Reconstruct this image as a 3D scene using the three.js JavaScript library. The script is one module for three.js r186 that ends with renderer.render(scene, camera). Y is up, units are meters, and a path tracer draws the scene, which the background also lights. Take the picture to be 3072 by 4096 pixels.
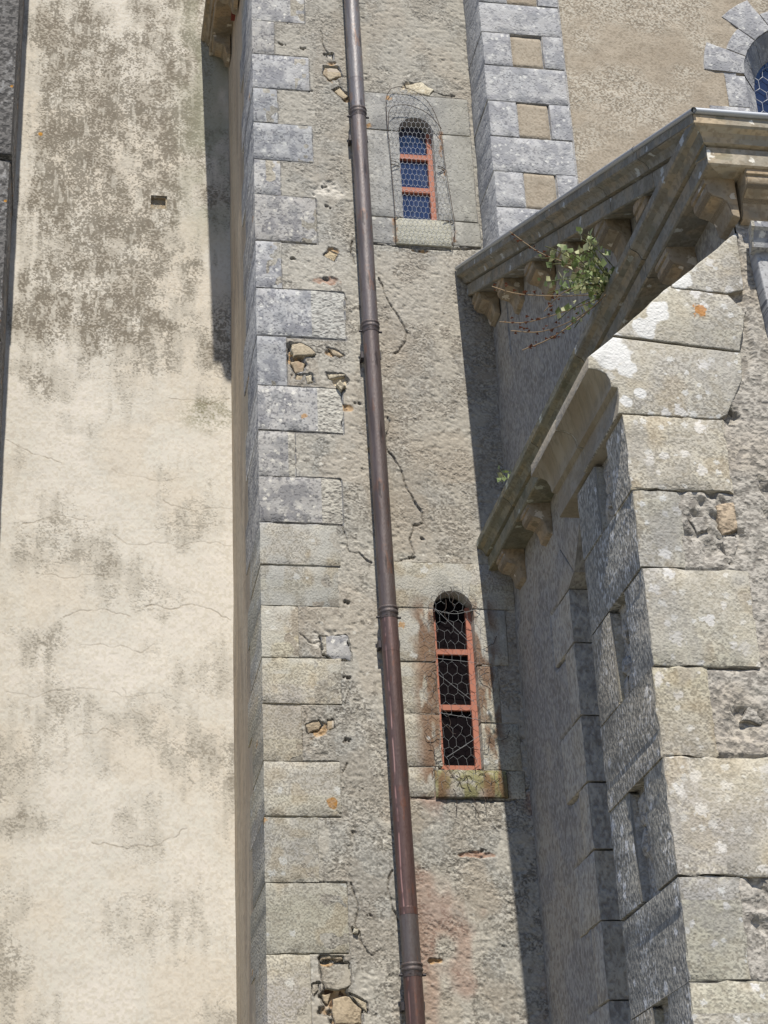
import * as THREE from 'three';
import { mergeGeometries } from 'three/addons/utils/BufferGeometryUtils.js';
import { ConvexGeometry } from 'three/addons/geometries/ConvexGeometry.js';

// ---------------------------------------------------------------- camera, sky, sun, exposure
const scene = new THREE.Scene();
const camera = new THREE.PerspectiveCamera(31.51, 0.75, 0.1, 400);
camera.position.set(0, 1.6, 0);
camera.up.set(-0.0351, 0.8986, 0.4373);
camera.lookAt(0.1717, 1.6 + 0.4367, -0.8831);
const renderer = new THREE.WebGLRenderer({ antialias: true });
renderer.toneMapping = THREE.LinearToneMapping;
renderer.toneMappingExposure = 1.34;
renderer.shadowMap.enabled = true;
const SUN = new THREE.Vector3(-0.03, 1, 0.645).normalize();
const sun = new THREE.DirectionalLight(0xfff8ec, 4.3);
sun.position.copy(SUN).multiplyScalar(40).add(new THREE.Vector3(1.5, 6, -9));
sun.target.position.set(1.5, 6, -9);
sun.castShadow = true;
sun.shadow.radius = 1;
sun.shadow.mapSize.set(4096, 4096);
Object.assign(sun.shadow.camera, { left: -12, right: 12, top: 12, bottom: -12, near: 1, far: 90 });
scene.add(sun, sun.target);
{ // clear sky as a float equirectangular map, no sun disc
  const w = 128, h = 64, d = new Float32Array(w * h * 4);
  for (let j = 0; j < h; j++) for (let i = 0; i < w; i++) {
    const el = ((j + 0.5) / h - 0.5) * Math.PI, s = Math.max(0, Math.sin(el));
    const k = Math.pow(1 - s, 3), o = (j * w + i) * 4;
    const zen = [0.15, 0.30, 0.70], hor = [0.50, 0.65, 0.88], low = [0.22, 0.2, 0.17];
    for (let c = 0; c < 3; c++) d[o + c] = el < 0 ? low[c] : zen[c] + (hor[c] - zen[c]) * k;
    d[o + 3] = 1;
  }
  const sky = new THREE.DataTexture(d, w, h, THREE.RGBAFormat, THREE.FloatType);
  sky.mapping = THREE.EquirectangularReflectionMapping;
  sky.magFilter = sky.minFilter = THREE.LinearFilter;
  sky.needsUpdate = true;
  scene.background = sky; scene.environment = sky;
  scene.backgroundIntensity = 0.55; scene.environmentIntensity = 0.55;
}

// ---------------------------------------------------------------- noise and textures
function rng(seed) { let s = seed >>> 0 || 1; return () => { s |= 0; s = s + 0x6D2B79F5 | 0; let t = Math.imul(s ^ s >>> 15, 1 | s); t = t + Math.imul(t ^ t >>> 7, 61 | t) ^ t; return ((t ^ t >>> 14) >>> 0) / 4294967296; }; }
const perm = new Uint8Array(1024), val = new Float32Array(256);
{ const r = rng(77); const p = [...Array(256).keys()]; for (let i = 255; i > 0; i--) { const j = Math.floor(r() * (i + 1));[p[i], p[j]] = [p[j], p[i]]; } for (let i = 0; i < 1024; i++) perm[i] = p[i & 255]; for (let i = 0; i < 256; i++) val[i] = r(); }
// value noise 0..1, repeats every per cells (per <= 256)
function vn(x, y, seed = 0, per = 256) {
  const xf = Math.floor(x), yf = Math.floor(y); let fx = x - xf, fy = y - yf;
  fx = fx * fx * (3 - 2 * fx); fy = fy * fy * (3 - 2 * fy);
  const x0 = ((xf % per) + per) % per, x1 = (x0 + 1) % per, y0 = ((yf % per) + per) % per, y1 = (y0 + 1) % per;
  const a = perm[y0 + seed], b = perm[y1 + seed];
  const v00 = val[perm[x0 + a]], v10 = val[perm[x1 + a]], v01 = val[perm[x0 + b]], v11 = val[perm[x1 + b]];
  return v00 + (v10 - v00) * fx + (v01 - v00) * fy + (v00 - v10 - v01 + v11) * fx * fy;
}
function fbm(x, y, seed, oct = 3, per = 256) { let a = 0, s = 0, w = 1; for (let i = 0; i < oct; i++) { a += w * vn(x, y, seed + i * 17, per); s += w; w *= 0.55; x *= 2; y *= 2; per = Math.min(256, per * 2); } return a / s; }
const sm = (a, b, x) => { const t = Math.min(1, Math.max(0, (x - a) / (b - a))); return t * t * (3 - 2 * t); };
// scattered discs (lichen): 0..1
function discs(x, y, size, prob, seed, per = 256) {
  const gx = x / size, gy = y / size, ix = Math.floor(gx), iy = Math.floor(gy); let best = 0;
  for (let b = -1; b <= 1; b++) for (let a = -1; a <= 1; a++) {
    const cx = (((ix + a) % per) + per) % per, cy = (((iy + b) % per) + per) % per;
    const k = perm[cx + perm[cy + seed]];
    if (val[k] > prob) continue;
    const px = ix + a + 0.2 + 0.6 * val[(k * 7 + 13) & 255], py = iy + b + 0.2 + 0.6 * val[(k * 11 + 29) & 255], r = 0.16 + 0.26 * val[(k * 5 + 3) & 255];
    const d = Math.hypot(gx - px, gy - py) / r + (vn(gx * 7, gy * 7, seed + 5, Math.min(256, per * 7)) - 0.5) * 1.0 + (vn(gx * 17, gy * 17, seed + 25, Math.min(256, per * 17)) - 0.5) * 0.4;
    const v = 1 - sm(0.78, 1.08, d); if (v > best) best = v;
  }
  return best;
}
const S8 = new Uint8Array(4097); for (let i = 0; i <= 4096; i++) { const v = i / 4096; S8[i] = Math.round(255 * (v <= 0.0031308 ? 12.92 * v : 1.055 * Math.pow(v, 1 / 2.4) - 0.055)); }
const to8 = v => S8[Math.max(0, Math.min(4096, (v * 4096) | 0))];
// bakes colour and height over a rectangle measured in metres
function bake(a, fn) {
  const { x0, x1, y0, y1, w, h } = a, c = new Uint8Array(w * h * 4), b = new Uint8Array(w * h * 4), o = { r: 0, g: 0, b: 0, h: 0.5 };
  for (let j = 0; j < h; j++) for (let i = 0; i < w; i++) {
    fn(x0 + (i + 0.5) / w * (x1 - x0), y0 + (j + 0.5) / h * (y1 - y0), o);
    const k = (j * w + i) * 4;
    c[k] = to8(o.r); c[k + 1] = to8(o.g); c[k + 2] = to8(o.b); c[k + 3] = 255;
    b[k] = b[k + 1] = b[k + 2] = Math.max(0, Math.min(255, o.h * 255)); b[k + 3] = 255;
  }
  const mk = (d, srgb) => { const t = new THREE.DataTexture(d, w, h, THREE.RGBAFormat); t.magFilter = THREE.LinearFilter; t.minFilter = THREE.LinearMipmapLinearFilter; t.generateMipmaps = true; t.wrapS = t.wrapT = THREE.RepeatWrapping; if (srgb) t.colorSpace = THREE.SRGBColorSpace; t.needsUpdate = true; return t; };
  a.map = mk(c, true); a.bump = mk(b, false); return a;
}
const matOf = (a, bumpScale, rough = 0.95, color = 0xffffff) => new THREE.MeshStandardMaterial({ map: a.map, bumpMap: a.bump, bumpScale, roughness: rough, metalness: 0, color });
const set = (o, c) => { o.r = c[0]; o.g = c[1]; o.b = c[2]; };
const mix = (o, c, t) => { o.r += (c[0] - o.r) * t; o.g += (c[1] - o.g) * t; o.b += (c[2] - o.b) * t; };
const mul = (o, k) => { o.r *= k; o.g *= k; o.b *= k; };

// raster that holds drawn cracks: strength 0..1
class Field {
  constructor(x0, x1, y0, y1, px) { Object.assign(this, { x0, y0, px, w: Math.ceil((x1 - x0) / px), h: Math.ceil((y1 - y0) / px) }); this.d = new Float32Array(this.w * this.h); }
  dot(x, y, r, v) {
    const i0 = Math.floor((x - r * 1.8 - this.x0) / this.px), i1 = Math.ceil((x + r * 1.8 - this.x0) / this.px), j0 = Math.floor((y - r * 1.8 - this.y0) / this.px), j1 = Math.ceil((y + r * 1.8 - this.y0) / this.px);
    for (let j = Math.max(0, j0); j <= Math.min(this.h - 1, j1); j++) for (let i = Math.max(0, i0); i <= Math.min(this.w - 1, i1); i++) {
      const t = v * (1 - sm(0.6, 1.7, Math.hypot(this.x0 + (i + 0.5) * this.px - x, this.y0 + (j + 0.5) * this.px - y) / r));
      if (t > this.d[j * this.w + i]) this.d[j * this.w + i] = t;
    }
  }
  stroke(pts, r, v, seed, jit = 0.018) {
    const R = rng(seed);
    for (let k = 0; k + 1 < pts.length; k++) {
      let seg = [pts[k], pts[k + 1]], j = Math.min(jit, Math.hypot(pts[k + 1][0] - pts[k][0], pts[k + 1][1] - pts[k][1]) * 0.22);
      for (let it = 0; it < 4; it++) { const s2 = [seg[0]]; for (let q = 0; q + 1 < seg.length; q++) { s2.push([(seg[q][0] + seg[q + 1][0]) / 2 + (R() - 0.5) * j, (seg[q][1] + seg[q + 1][1]) / 2 + (R() - 0.5) * j], seg[q + 1]); } seg = s2; j *= 0.55; }
      for (let q = 0; q + 1 < seg.length; q++) { const wn = vn(seg[q][0] * 14, seg[q][1] * 14, seed & 127), rr = r * (0.45 + 1.0 * wn), vv = v * (0.55 + 0.45 * wn); for (let t = 0; t < 1; t += 0.12) this.dot(seg[q][0] + (seg[q + 1][0] - seg[q][0]) * t, seg[q][1] + (seg[q + 1][1] - seg[q][1]) * t, rr, vv); }
    }
  }
  at(x, y) {
    const fx = (x - this.x0) / this.px - 0.5, fy = (y - this.y0) / this.px - 0.5, i = Math.floor(fx), j = Math.floor(fy);
    if (i < 0 || j < 0 || i >= this.w - 1 || j >= this.h - 1) return 0;
    const a = fx - i, b = fy - j, k = j * this.w + i;
    return (this.d[k] * (1 - a) + this.d[k + 1] * a) * (1 - b) + (this.d[k + this.w] * (1 - a) + this.d[k + this.w + 1] * a) * b;
  }
}

// ---------------------------------------------------------------- scene graph helpers
const used = new Map();
function numbered(n) { const k = used.get(n) || 0; used.set(n, k + 1); return k ? n + '_' + String(k).padStart(3, '0') : n; }
function tag(o, label, category, group) { o.userData.label = label; if (category) o.userData.category = category; if (group) o.userData.group = group; return o; }
function thing(name, label, category, group) { const o = new THREE.Group(); o.name = numbered(name); scene.add(o); return tag(o, label, category, group); }
function part(parent, name, geo, mat, label) {
  const m = new THREE.Mesh(geo, mat); m.name = name; m.castShadow = m.receiveShadow = true; parent.add(m);
  if (label) m.userData.label = label; return m;
}
function sub(parent, name) { const g = new THREE.Group(); g.name = name; parent.add(g); return g; }

// ---------------------------------------------------------------- geometry helpers
// uv from world position: front faces take (x, y); faces that look along x fold round the edge at xr, zr
function atlasUV(g, a, xr = 0, zr = 0) {
  const p = g.attributes.position, n = g.attributes.normal, uv = new Float32Array(p.count * 2);
  for (let i = 0; i < p.count; i++) {
    const side = Math.abs(n.getZ(i)) < 0.6 && xr < 9;
    let X = p.getX(i), Y = p.getY(i);
    if (side) { X = Math.min(X, xr) - (a.gap || 0) + (p.getZ(i) - zr) * 0.5; if (Math.abs(n.getY(i)) > 0.5) Y += (p.getX(i) - xr) * 0.8; } else if (Math.abs(n.getY(i)) > 0.8) Y += (p.getZ(i) - zr) * 0.7;
    uv[i * 2] = (X - a.x0) / (a.x1 - a.x0); uv[i * 2 + 1] = (Y - a.y0) / (a.y1 - a.y0);
  }
  g.setAttribute('uv', new THREE.BufferAttribute(uv, 2)); return g;
}
function boxUV(g, tx, ty = tx, ox = 0, oy = 0) {
  const p = g.attributes.position, n = g.attributes.normal, uv = new Float32Array(p.count * 2);
  for (let i = 0; i < p.count; i++) {
    const ax = Math.abs(n.getX(i)), ay = Math.abs(n.getY(i)), az = Math.abs(n.getZ(i));
    let X, Y; if (ax >= ay && ax >= az) { X = p.getZ(i); Y = p.getY(i); } else if (ay >= az) { X = p.getX(i) + 0.37; Y = p.getZ(i); } else { X = p.getX(i); Y = p.getY(i); }
    uv[i * 2] = (X + ox) / tx; uv[i * 2 + 1] = (Y + oy) / ty;
  }
  g.setAttribute('uv', new THREE.BufferAttribute(uv, 2)); return g;
}
function geoFrom(pos, idx) { const g = new THREE.BufferGeometry(); g.setAttribute('position', new THREE.Float32BufferAttribute(pos, 3)); g.setIndex(idx); g.computeVertexNormals(); return g; }
// height field wall. f(a, b) -> offset along the wall's normal; place(a, b, off) -> [x, y, z]
function wallGrid(a0, a1, b0, b1, step, f, place, skip, flip) {
  const nx = Math.round((a1 - a0) / step), ny = Math.round((b1 - b0) / step), pos = new Float32Array((nx + 1) * (ny + 1) * 3), idx = [];
  for (let j = 0; j <= ny; j++) for (let i = 0; i <= nx; i++) { const a = a0 + (a1 - a0) * i / nx, b = b0 + (b1 - b0) * j / ny; pos.set(place(a, b, f(a, b)), (j * (nx + 1) + i) * 3); }
  for (let j = 0; j < ny; j++) for (let i = 0; i < nx; i++) {
    if (skip && skip(a0 + (a1 - a0) * (i + 0.5) / nx, b0 + (b1 - b0) * (j + 0.5) / ny)) continue;
    const k = j * (nx + 1) + i, l = k + nx + 1;
    if (flip) idx.push(k, l, k + 1, k + 1, l, l + 1); else idx.push(k, k + 1, l, k + 1, l + 1, l);
  }
  return geoFrom(pos, idx);
}
// dressed stone: uneven outline, rounded arris, slightly wavy face. Face looks along +z at zf
function slab(x0, x1, y0, y1, zf, depth, seed, { hack = 0, bevel = 0.0025, wav = 0.0025, jit = 0.003, cell = 0.035 } = {}) {
  const nx = Math.max(3, Math.round((x1 - x0) / cell)), ny = Math.max(3, Math.round((y1 - y0) / cell)), pos = [], idx = [];
  const xs = i => i === 0 ? x0 : i === 1 ? x0 + bevel : i === nx - 1 ? x1 - bevel - hack : i === nx ? x1 : x0 + (x1 - x0 - hack) * i / nx;
  const ys = j => j === 0 ? y0 : j === 1 ? y0 + bevel : j === ny - 1 ? y1 - bevel : j === ny ? y1 : y0 + (y1 - y0) * j / ny;
  const N = (a, b, k) => vn(a * 23 + seed * 3.7, b * 23 + seed * 1.3, (k * 31 + seed) & 127) - 0.5;
  for (let j = 0; j <= ny; j++) for (let i = 0; i <= nx; i++) {
    let x = xs(i), y = ys(j); const rim = i === 0 || j === 0 || i === nx || j === ny;
    let z = zf + N(x, y, 1) * wav - (rim ? bevel : 0);
    if (i >= nx - 1 && hack) { x += N(3, y, 2) * Math.min(0.05, hack * 0.5); z -= i === nx ? 0.004 : 0; }
    else if (i === nx) x += N(3, y * 2, 2) * jit * 2;
    if (i === 0) x += N(9, y * 2, 3) * jit; if (j === 0 || j === ny) y += N(x * 2, j, 4) * jit * 2;
    pos.push(x, y, z);
  }
  for (let j = 0; j < ny; j++) for (let i = 0; i < nx; i++) { const k = j * (nx + 1) + i, l = k + nx + 1; idx.push(k, k + 1, l, k + 1, l + 1, l); }
  const ring = []; for (let i = 0; i < nx; i++) ring.push(i); for (let j = 0; j < ny; j++) ring.push(j * (nx + 1) + nx); for (let i = nx; i > 0; i--) ring.push(ny * (nx + 1) + i); for (let j = ny; j > 0; j--) ring.push(j * (nx + 1));
  const base = pos.length / 3;
  for (const k of ring) { pos.push(pos[k * 3], pos[k * 3 + 1], pos[k * 3 + 2], pos[k * 3], pos[k * 3 + 1], zf - depth); }
  for (let q = 0; q < ring.length; q++) { const a = base + q * 2, b = base + ((q + 1) % ring.length) * 2; idx.push(a, a + 1, b, b, a + 1, b + 1); }
  return creased(geoFrom(pos, idx));
}
// splits the corners of skirts so that side faces stay flat
function creased(g) {
  const s = g.index ? g.toNonIndexed() : g; s.computeVertexNormals(); const p = s.attributes.position, n = s.attributes.normal, acc = new Map();
  const key = i => Math.round(p.getX(i) * 5e3) + ',' + Math.round(p.getY(i) * 5e3) + ',' + Math.round(p.getZ(i) * 5e3);
  for (let i = 0; i < p.count; i++) { const k = key(i); if (!acc.has(k)) acc.set(k, []); acc.get(k).push(i); }
  const out = new Float32Array(p.count * 3);
  for (const l of acc.values()) for (const i of l) { let x = 0, y = 0, z = 0; for (const j of l) { const d = n.getX(i) * n.getX(j) + n.getY(i) * n.getY(j) + n.getZ(i) * n.getZ(j); if (d > 0.6) { x += n.getX(j); y += n.getY(j); z += n.getZ(j); } } const L = Math.hypot(x, y, z) || 1; out.set([x / L, y / L, z / L], i * 3); }
  s.setAttribute('normal', new THREE.BufferAttribute(out, 3)); return s;
}
function shapeOf(pts) { const s = new THREE.Shape(); pts.forEach((p, i) => i ? s.lineTo(p[0], p[1]) : s.moveTo(p[0], p[1])); return s; }
// roughens an outline so that cut stone edges are not ruler-straight
function worn(pts, seed, amp = 0.003, step = 0.05) {
  const o = []; for (let i = 0; i < pts.length; i++) { const a = pts[i], b = pts[(i + 1) % pts.length], L = Math.hypot(b[0] - a[0], b[1] - a[1]), n = Math.max(1, Math.round(L / step)); for (let k = 0; k < n; k++) { const t = k / n, x = a[0] + (b[0] - a[0]) * t, y = a[1] + (b[1] - a[1]) * t; o.push([x + (vn(x * 30, y * 30, seed) - 0.5) * amp * 2, y + (vn(x * 30, y * 30, seed + 40) - 0.5) * amp * 2]); } } return o;
}
function extr(shape, depth, zf, bevel = 0.004) { const g = new THREE.ExtrudeGeometry(shape, { depth: depth - bevel, bevelEnabled: bevel > 0, bevelSize: bevel, bevelOffset: -bevel, bevelThickness: bevel, bevelSegments: 2, curveSegments: 20 }); g.translate(0, 0, zf - depth); return g; }
function box(x0, x1, y0, y1, z0, z1) { const g = new THREE.BoxGeometry(x1 - x0, y1 - y0, z1 - z0); g.translate((x0 + x1) / 2, (y0 + y1) / 2, (z0 + z1) / 2); return g; }
// prism of a (o, y) profile through stations; each station maps a profile point to the world
function sweep(profile, stations) {
  const n = profile.length, pos = [], idx = [], tri = THREE.ShapeUtils.triangulateShape(profile.map(p => new THREE.Vector2(p[0], p[1])), []);
  for (let k = 0; k < n; k++) { // each profile edge is a strip of its own, for crisp arrises
    const a = profile[k], b = profile[(k + 1) % n], base = pos.length / 3;
    for (const s of stations) pos.push(...s(a), ...s(b));
    for (let q = 0; q + 1 < stations.length; q++) { const i = base + q * 2; idx.push(i, i + 1, i + 2, i + 1, i + 3, i + 2); }
  }
  for (const [s, f] of [[stations[0], 1], [stations[stations.length - 1], 0]]) { const base = pos.length / 3; for (const p of profile) pos.push(...s(p)); for (const t of tri) f ? idx.push(base + t[0], base + t[1], base + t[2]) : idx.push(base + t[0], base + t[2], base + t[1]); }
  const g = geoFrom(pos, idx); return orient(g);
}
// turns the faces of a closed solid outward
function orient(g) {
  const p = g.attributes.position, ix = g.index; let v = 0; const a = new THREE.Vector3(), b = new THREE.Vector3(), c = new THREE.Vector3();
  g.computeBoundingBox(); const m = g.boundingBox.getCenter(new THREE.Vector3());
  for (let i = 0; i < ix.count; i += 3) { a.fromBufferAttribute(p, ix.getX(i)).sub(m); b.fromBufferAttribute(p, ix.getX(i + 1)).sub(m); c.fromBufferAttribute(p, ix.getX(i + 2)).sub(m); v += a.dot(b.cross(c)); }
  if (v < 0) for (let i = 0; i < ix.count; i += 3) { const t = ix.getX(i + 1); ix.setX(i + 1, ix.getX(i + 2)); ix.setX(i + 2, t); }
  g.computeVertexNormals(); return g;
}
function wire(pts, r, sides = 4, closed = false) { const c = new THREE.CatmullRomCurve3(pts.map(p => new THREE.Vector3(...p)), closed, 'catmullrom', 0.3); return new THREE.TubeGeometry(c, Math.max(2, pts.length * 3), r, sides, closed); }
// straight thin prisms for netting, all in one geometry
function strands(segs, r) {
  const pos = [], idx = []; const up = new THREE.Vector3(), A = new THREE.Vector3(), B = new THREE.Vector3(), D = new THREE.Vector3(), U = new THREE.Vector3(), V = new THREE.Vector3();
  for (const [p, q] of segs) { A.set(...p); B.set(...q); D.subVectors(B, A).normalize(); up.set(0, 0, 1); U.crossVectors(D, up).normalize(); V.crossVectors(U, D); const b = pos.length / 3; for (const E of [A, B]) for (let k = 0; k < 3; k++) { const t = k * 2.0944; pos.push(E.x + (U.x * Math.cos(t) + V.x * Math.sin(t)) * r, E.y + (U.y * Math.cos(t) + V.y * Math.sin(t)) * r, E.z + (U.z * Math.cos(t) + V.z * Math.sin(t)) * r); } for (let k = 0; k < 3; k++) { const n = (k + 1) % 3; idx.push(b + k, b + n, b + 3 + k, b + n, b + 3 + n, b + 3 + k); } }
  return geoFrom(pos, idx);
}
function inside(poly, x, y) { let c = false; for (let i = 0, j = poly.length - 1; i < poly.length; j = i++) if ((poly[i][1] > y) !== (poly[j][1] > y) && x < (poly[j][0] - poly[i][0]) * (y - poly[i][1]) / (poly[j][1] - poly[i][1]) + poly[i][0]) c = !c; return c; }
// hexagonal wire netting over a polygon
function netting(poly, cw, ch, z, jit, seed, keep = 1) {
  const R = rng(seed), xs = poly.map(p => p[0]), ys = poly.map(p => p[1]), x0 = Math.min(...xs) - cw, y0 = Math.min(...ys) - ch, nx = Math.ceil((Math.max(...xs) - x0) / cw) + 2, ny = Math.ceil((Math.max(...ys) - y0) / ch) + 2, segs = [], memo = new Map();
  const P = (i, j) => { const k = i + ',' + j; if (!memo.has(k)) { const x = x0 + i * cw / 2, yy = y0 + j * ch / 6; memo.set(k, [x + (R() - 0.5) * jit + (vn(x * 9, yy * 9, seed) - 0.5) * jit * 3, yy + (R() - 0.5) * jit + (vn(x * 9, yy * 9, seed + 9) - 0.5) * jit * 3, z + (vn(x * 6, yy * 6, seed + 3) - 0.5) * 0.012]); } return memo.get(k); };
  const add = (a, b) => { if (R() < keep && inside(poly, (a[0] + b[0]) / 2, (a[1] + b[1]) / 2)) segs.push([a, b]); };
  for (let r = 0; r < ny; r++) for (let c = 0; c < nx; c++) { const i = c * 2 + (r & 1), j = r * 6; add(P(i, j + 4), P(i + 1, j + 6)); add(P(i + 1, j + 6), P(i + 2, j + 4)); add(P(i, j), P(i, j + 4)); }
  return segs;
}
// broken stone lump
function rubble(cx, cy, cz, rx, ry, rz, seed) { const R = rng(seed), pts = []; for (let i = 0; i < 26; i++) { const a = R() * 6.283, b = Math.acos(2 * R() - 1), k = 0.75 + 0.3 * R(); pts.push(new THREE.Vector3(cx + rx * k * Math.sin(b) * Math.cos(a), cy + ry * k * Math.sin(b) * Math.sin(a), cz + rz * k * Math.cos(b))); } return new ConvexGeometry(pts); }

// ---------------------------------------------------------------- surface colours (linear albedo)
// grey-blue dressed limestone with crusts of pale and dark lichen
function blueStone(x, y, o, s = 0) {
  const k = vn(x * 3.1 + s, y * 3.1, 8); set(o, [0.352 + 0.06 * k, 0.357 + 0.05 * k, 0.366 + 0.035 * k]);
  const m = fbm(x * 34 + s * 7, y * 34, 21, 3), f = fbm(x * 85, y * 85, 47, 2), q = vn(x * 7 + s * 3, y * 7, 33);
  mix(o, [0.46, 0.47, 0.48], 0.6 * sm(0.46, 0.66, m) * (0.4 + 0.6 * q)); mix(o, [0.17, 0.172, 0.188], 0.75 * sm(0.54, 0.7, f) * sm(0.35, 0.75, 1 - m * 0.6 + (q - 0.5) * 0.9)); mix(o, [0.1, 0.105, 0.12], 0.75 * discs(x + 5, y, 0.03, 0.11, 41)); mix(o, [0.17, 0.175, 0.2], 0.6 * sm(0.5, 0.68, fbm(x * 12 + s, y * 12, 15, 3))); mix(o, [0.5, 0.5, 0.49], 0.6 * sm(0.6, 0.74, fbm(x * 20 - s, y * 20, 65, 3)));
  mix(o, [0.6, 0.6, 0.57], 0.9 * discs(x, y, 0.035, 0.16, 3)); mix(o, [0.2, 0.21, 0.23], 0.5 * discs(x + 3, y, 0.12, 0.25, 9));
  o.h = 0.5 + 0.25 * (m - 0.5) - 0.3 * sm(0.6, 0.75, f) + 0.25 * (fbm(x * 120, y * 120, 5, 2) - 0.5);
}
// warm coarse granite
function granite(x, y, o, s = 0) {
  const k = vn(x * 2.3 + s, y * 2.3, 18), g = fbm(x * 130, y * 140, 61, 2), g2 = fbm(x * 52 + s, y * 64, 71, 2), q = fbm(x * 9, y * 9, 30, 2);
  set(o, [0.395 + 0.05 * k, 0.378 + 0.045 * k, 0.33 + 0.035 * (1 - k)]); mix(o, [0.2, 0.185, 0.155], 0.65 * sm(0.5, 0.7, g)); mix(o, [0.28, 0.25, 0.19], 0.4 * sm(0.5, 0.72, g2)); mix(o, [0.56, 0.53, 0.44], 0.55 * sm(0.55, 0.34, g) * sm(0.4, 0.62, q));
  mix(o, [0.34, 0.27, 0.17], 0.35 * sm(0.6, 0.78, q));
  o.h = 0.5 - 0.6 * (g - 0.5) - 0.25 * (g2 - 0.5) + 0.3 * (q - 0.5);
}
// weathered sandy render, gritty
function roughcast(x, y, o) {
  const g = fbm(x * 95, y * 125, 12, 3), g2 = fbm(x * 30, y * 40, 92, 2), q = fbm(x * 3.2, y * 3.2, 55, 3), q2 = fbm(x * 7, y * 5, 155, 3), rough = sm(0.34, 0.6, q2);
  set(o, [0.375, 0.353, 0.305]); mix(o, [0.325, 0.318, 0.29], sm(0.42, 0.6, q)); mix(o, [0.42, 0.38, 0.315], 0.45 * sm(0.52, 0.7, q2)); mix(o, [0.15, 0.138, 0.118], (0.55 + 0.35 * rough) * sm(0.48, 0.63, g)); mix(o, [0.5, 0.48, 0.42], 0.55 * sm(0.46, 0.32, g)); mix(o, [0.24, 0.225, 0.19], 0.4 * rough * sm(0.52, 0.7, g2));
  const pt = fbm(x * 4.2 + 3, y * 3.4, 215, 4); mix(o, [0.47, 0.445, 0.385], 0.5 * sm(0.56, 0.6, pt)); mix(o, [0.27, 0.245, 0.205], 0.42 * sm(0.42, 0.38, pt)); mix(o, [0.38, 0.325, 0.255], 0.32 * sm(0.55, 0.64, fbm(x * 3, y * 2.6, 245, 3)));
  mix(o, [0.56, 0.54, 0.48], 0.8 * discs(x, y, 0.028, 0.05, 6)); mix(o, [0.13, 0.115, 0.095], 0.7 * discs(x + 9, y, 0.04, 0.06, 7));
  o.h = 0.55 - (0.3 + 0.75 * rough) * (g - 0.4) * (pt > 0.58 ? 0.55 : 1) - 0.4 * rough * (g2 - 0.5);
}

// ================================================================ STAIR TOWER
const T = -9.856, TX = 1.147;
// courses of the corner: bottom, top, right end of the stone, width of hacked end
const COURSES = [[2.6, 2.95, 1.62, 0], [2.95, 3.311, 1.4, 0], [3.311, 3.769, 1.385, 0], [3.769, 4.165, 1.603, 0], [4.165, 4.538, 1.45, 0], [4.538, 4.866, 1.587, 0], [4.866, 5.208, 1.372, 0], [5.208, 5.5, 1.612, 0], [5.5, 5.829, 1.368, 0], [5.829, 6.091, 1.615, 0], [6.091, 6.373, 1.635, 0], [6.373, 6.69, 1.661, 0.13], [6.69, 7.008, 1.372, 0.04], [7.008, 7.332, 1.684, 0.16], [7.332, 7.696, 1.335, 0], [7.696, 8.058, 1.723, 0.22], [8.058, 8.422, 1.317, 0], [8.422, 8.791, 1.556, 0], [8.791, 9.078, 1.325, 0], [9.078, 9.387, 1.547, 0], [9.387, 9.679, 1.314, 0], [9.679, 9.977, 1.539, 0], [9.977, 10.272, 1.302, 0], [10.272, 10.54, 1.521, 0], [10.54, 10.9, 1.31, 0]];
const BLUE_FROM = 6.373, DEEP = [3, 5, 7, 10, 11, 13, 15, 17, 21];
// stones round the two slit windows: [x0, x1, y0, y1]
const W1 = { x0: 2.149, x1: 2.389, y0: 8.668, ys: 9.398 }, W2 = { x0: 2.189, x1: 2.432, y0: 4.826, ys: 5.832 };
const SURROUND = [
  [1.90, 2.147, 8.677, 9.392, 1], [2.391, 2.655, 8.677, 9.392, 1], [2.085, 2.464, 8.456, 8.665, 2], [1.91, 2.08, 8.463, 8.671, 1], [2.469, 2.667, 8.478, 8.671, 1],
  [1.965, 2.187, 5.494, 5.836, 3], [1.95, 2.187, 5.168, 5.488, 3], [1.965, 2.187, 4.846, 5.162, 3], [2.434, 2.63, 5.478, 5.836, 3], [2.434, 2.56, 5.118, 5.472, 3], [2.434, 2.66, 4.828, 5.112, 3], [2.136, 2.562, 4.66, 4.822, 4], [1.985, 2.131, 4.663, 4.84, 3], [2.567, 2.67, 4.655, 4.822, 3]];
const LINTEL1 = [1.895, 2.651, 9.398, 9.712], LINTEL2 = [1.945, 2.695, 5.842, 6.138];
const CR = new Field(1.1, 2.75, 2.6, 10.8, 0.004);
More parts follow.
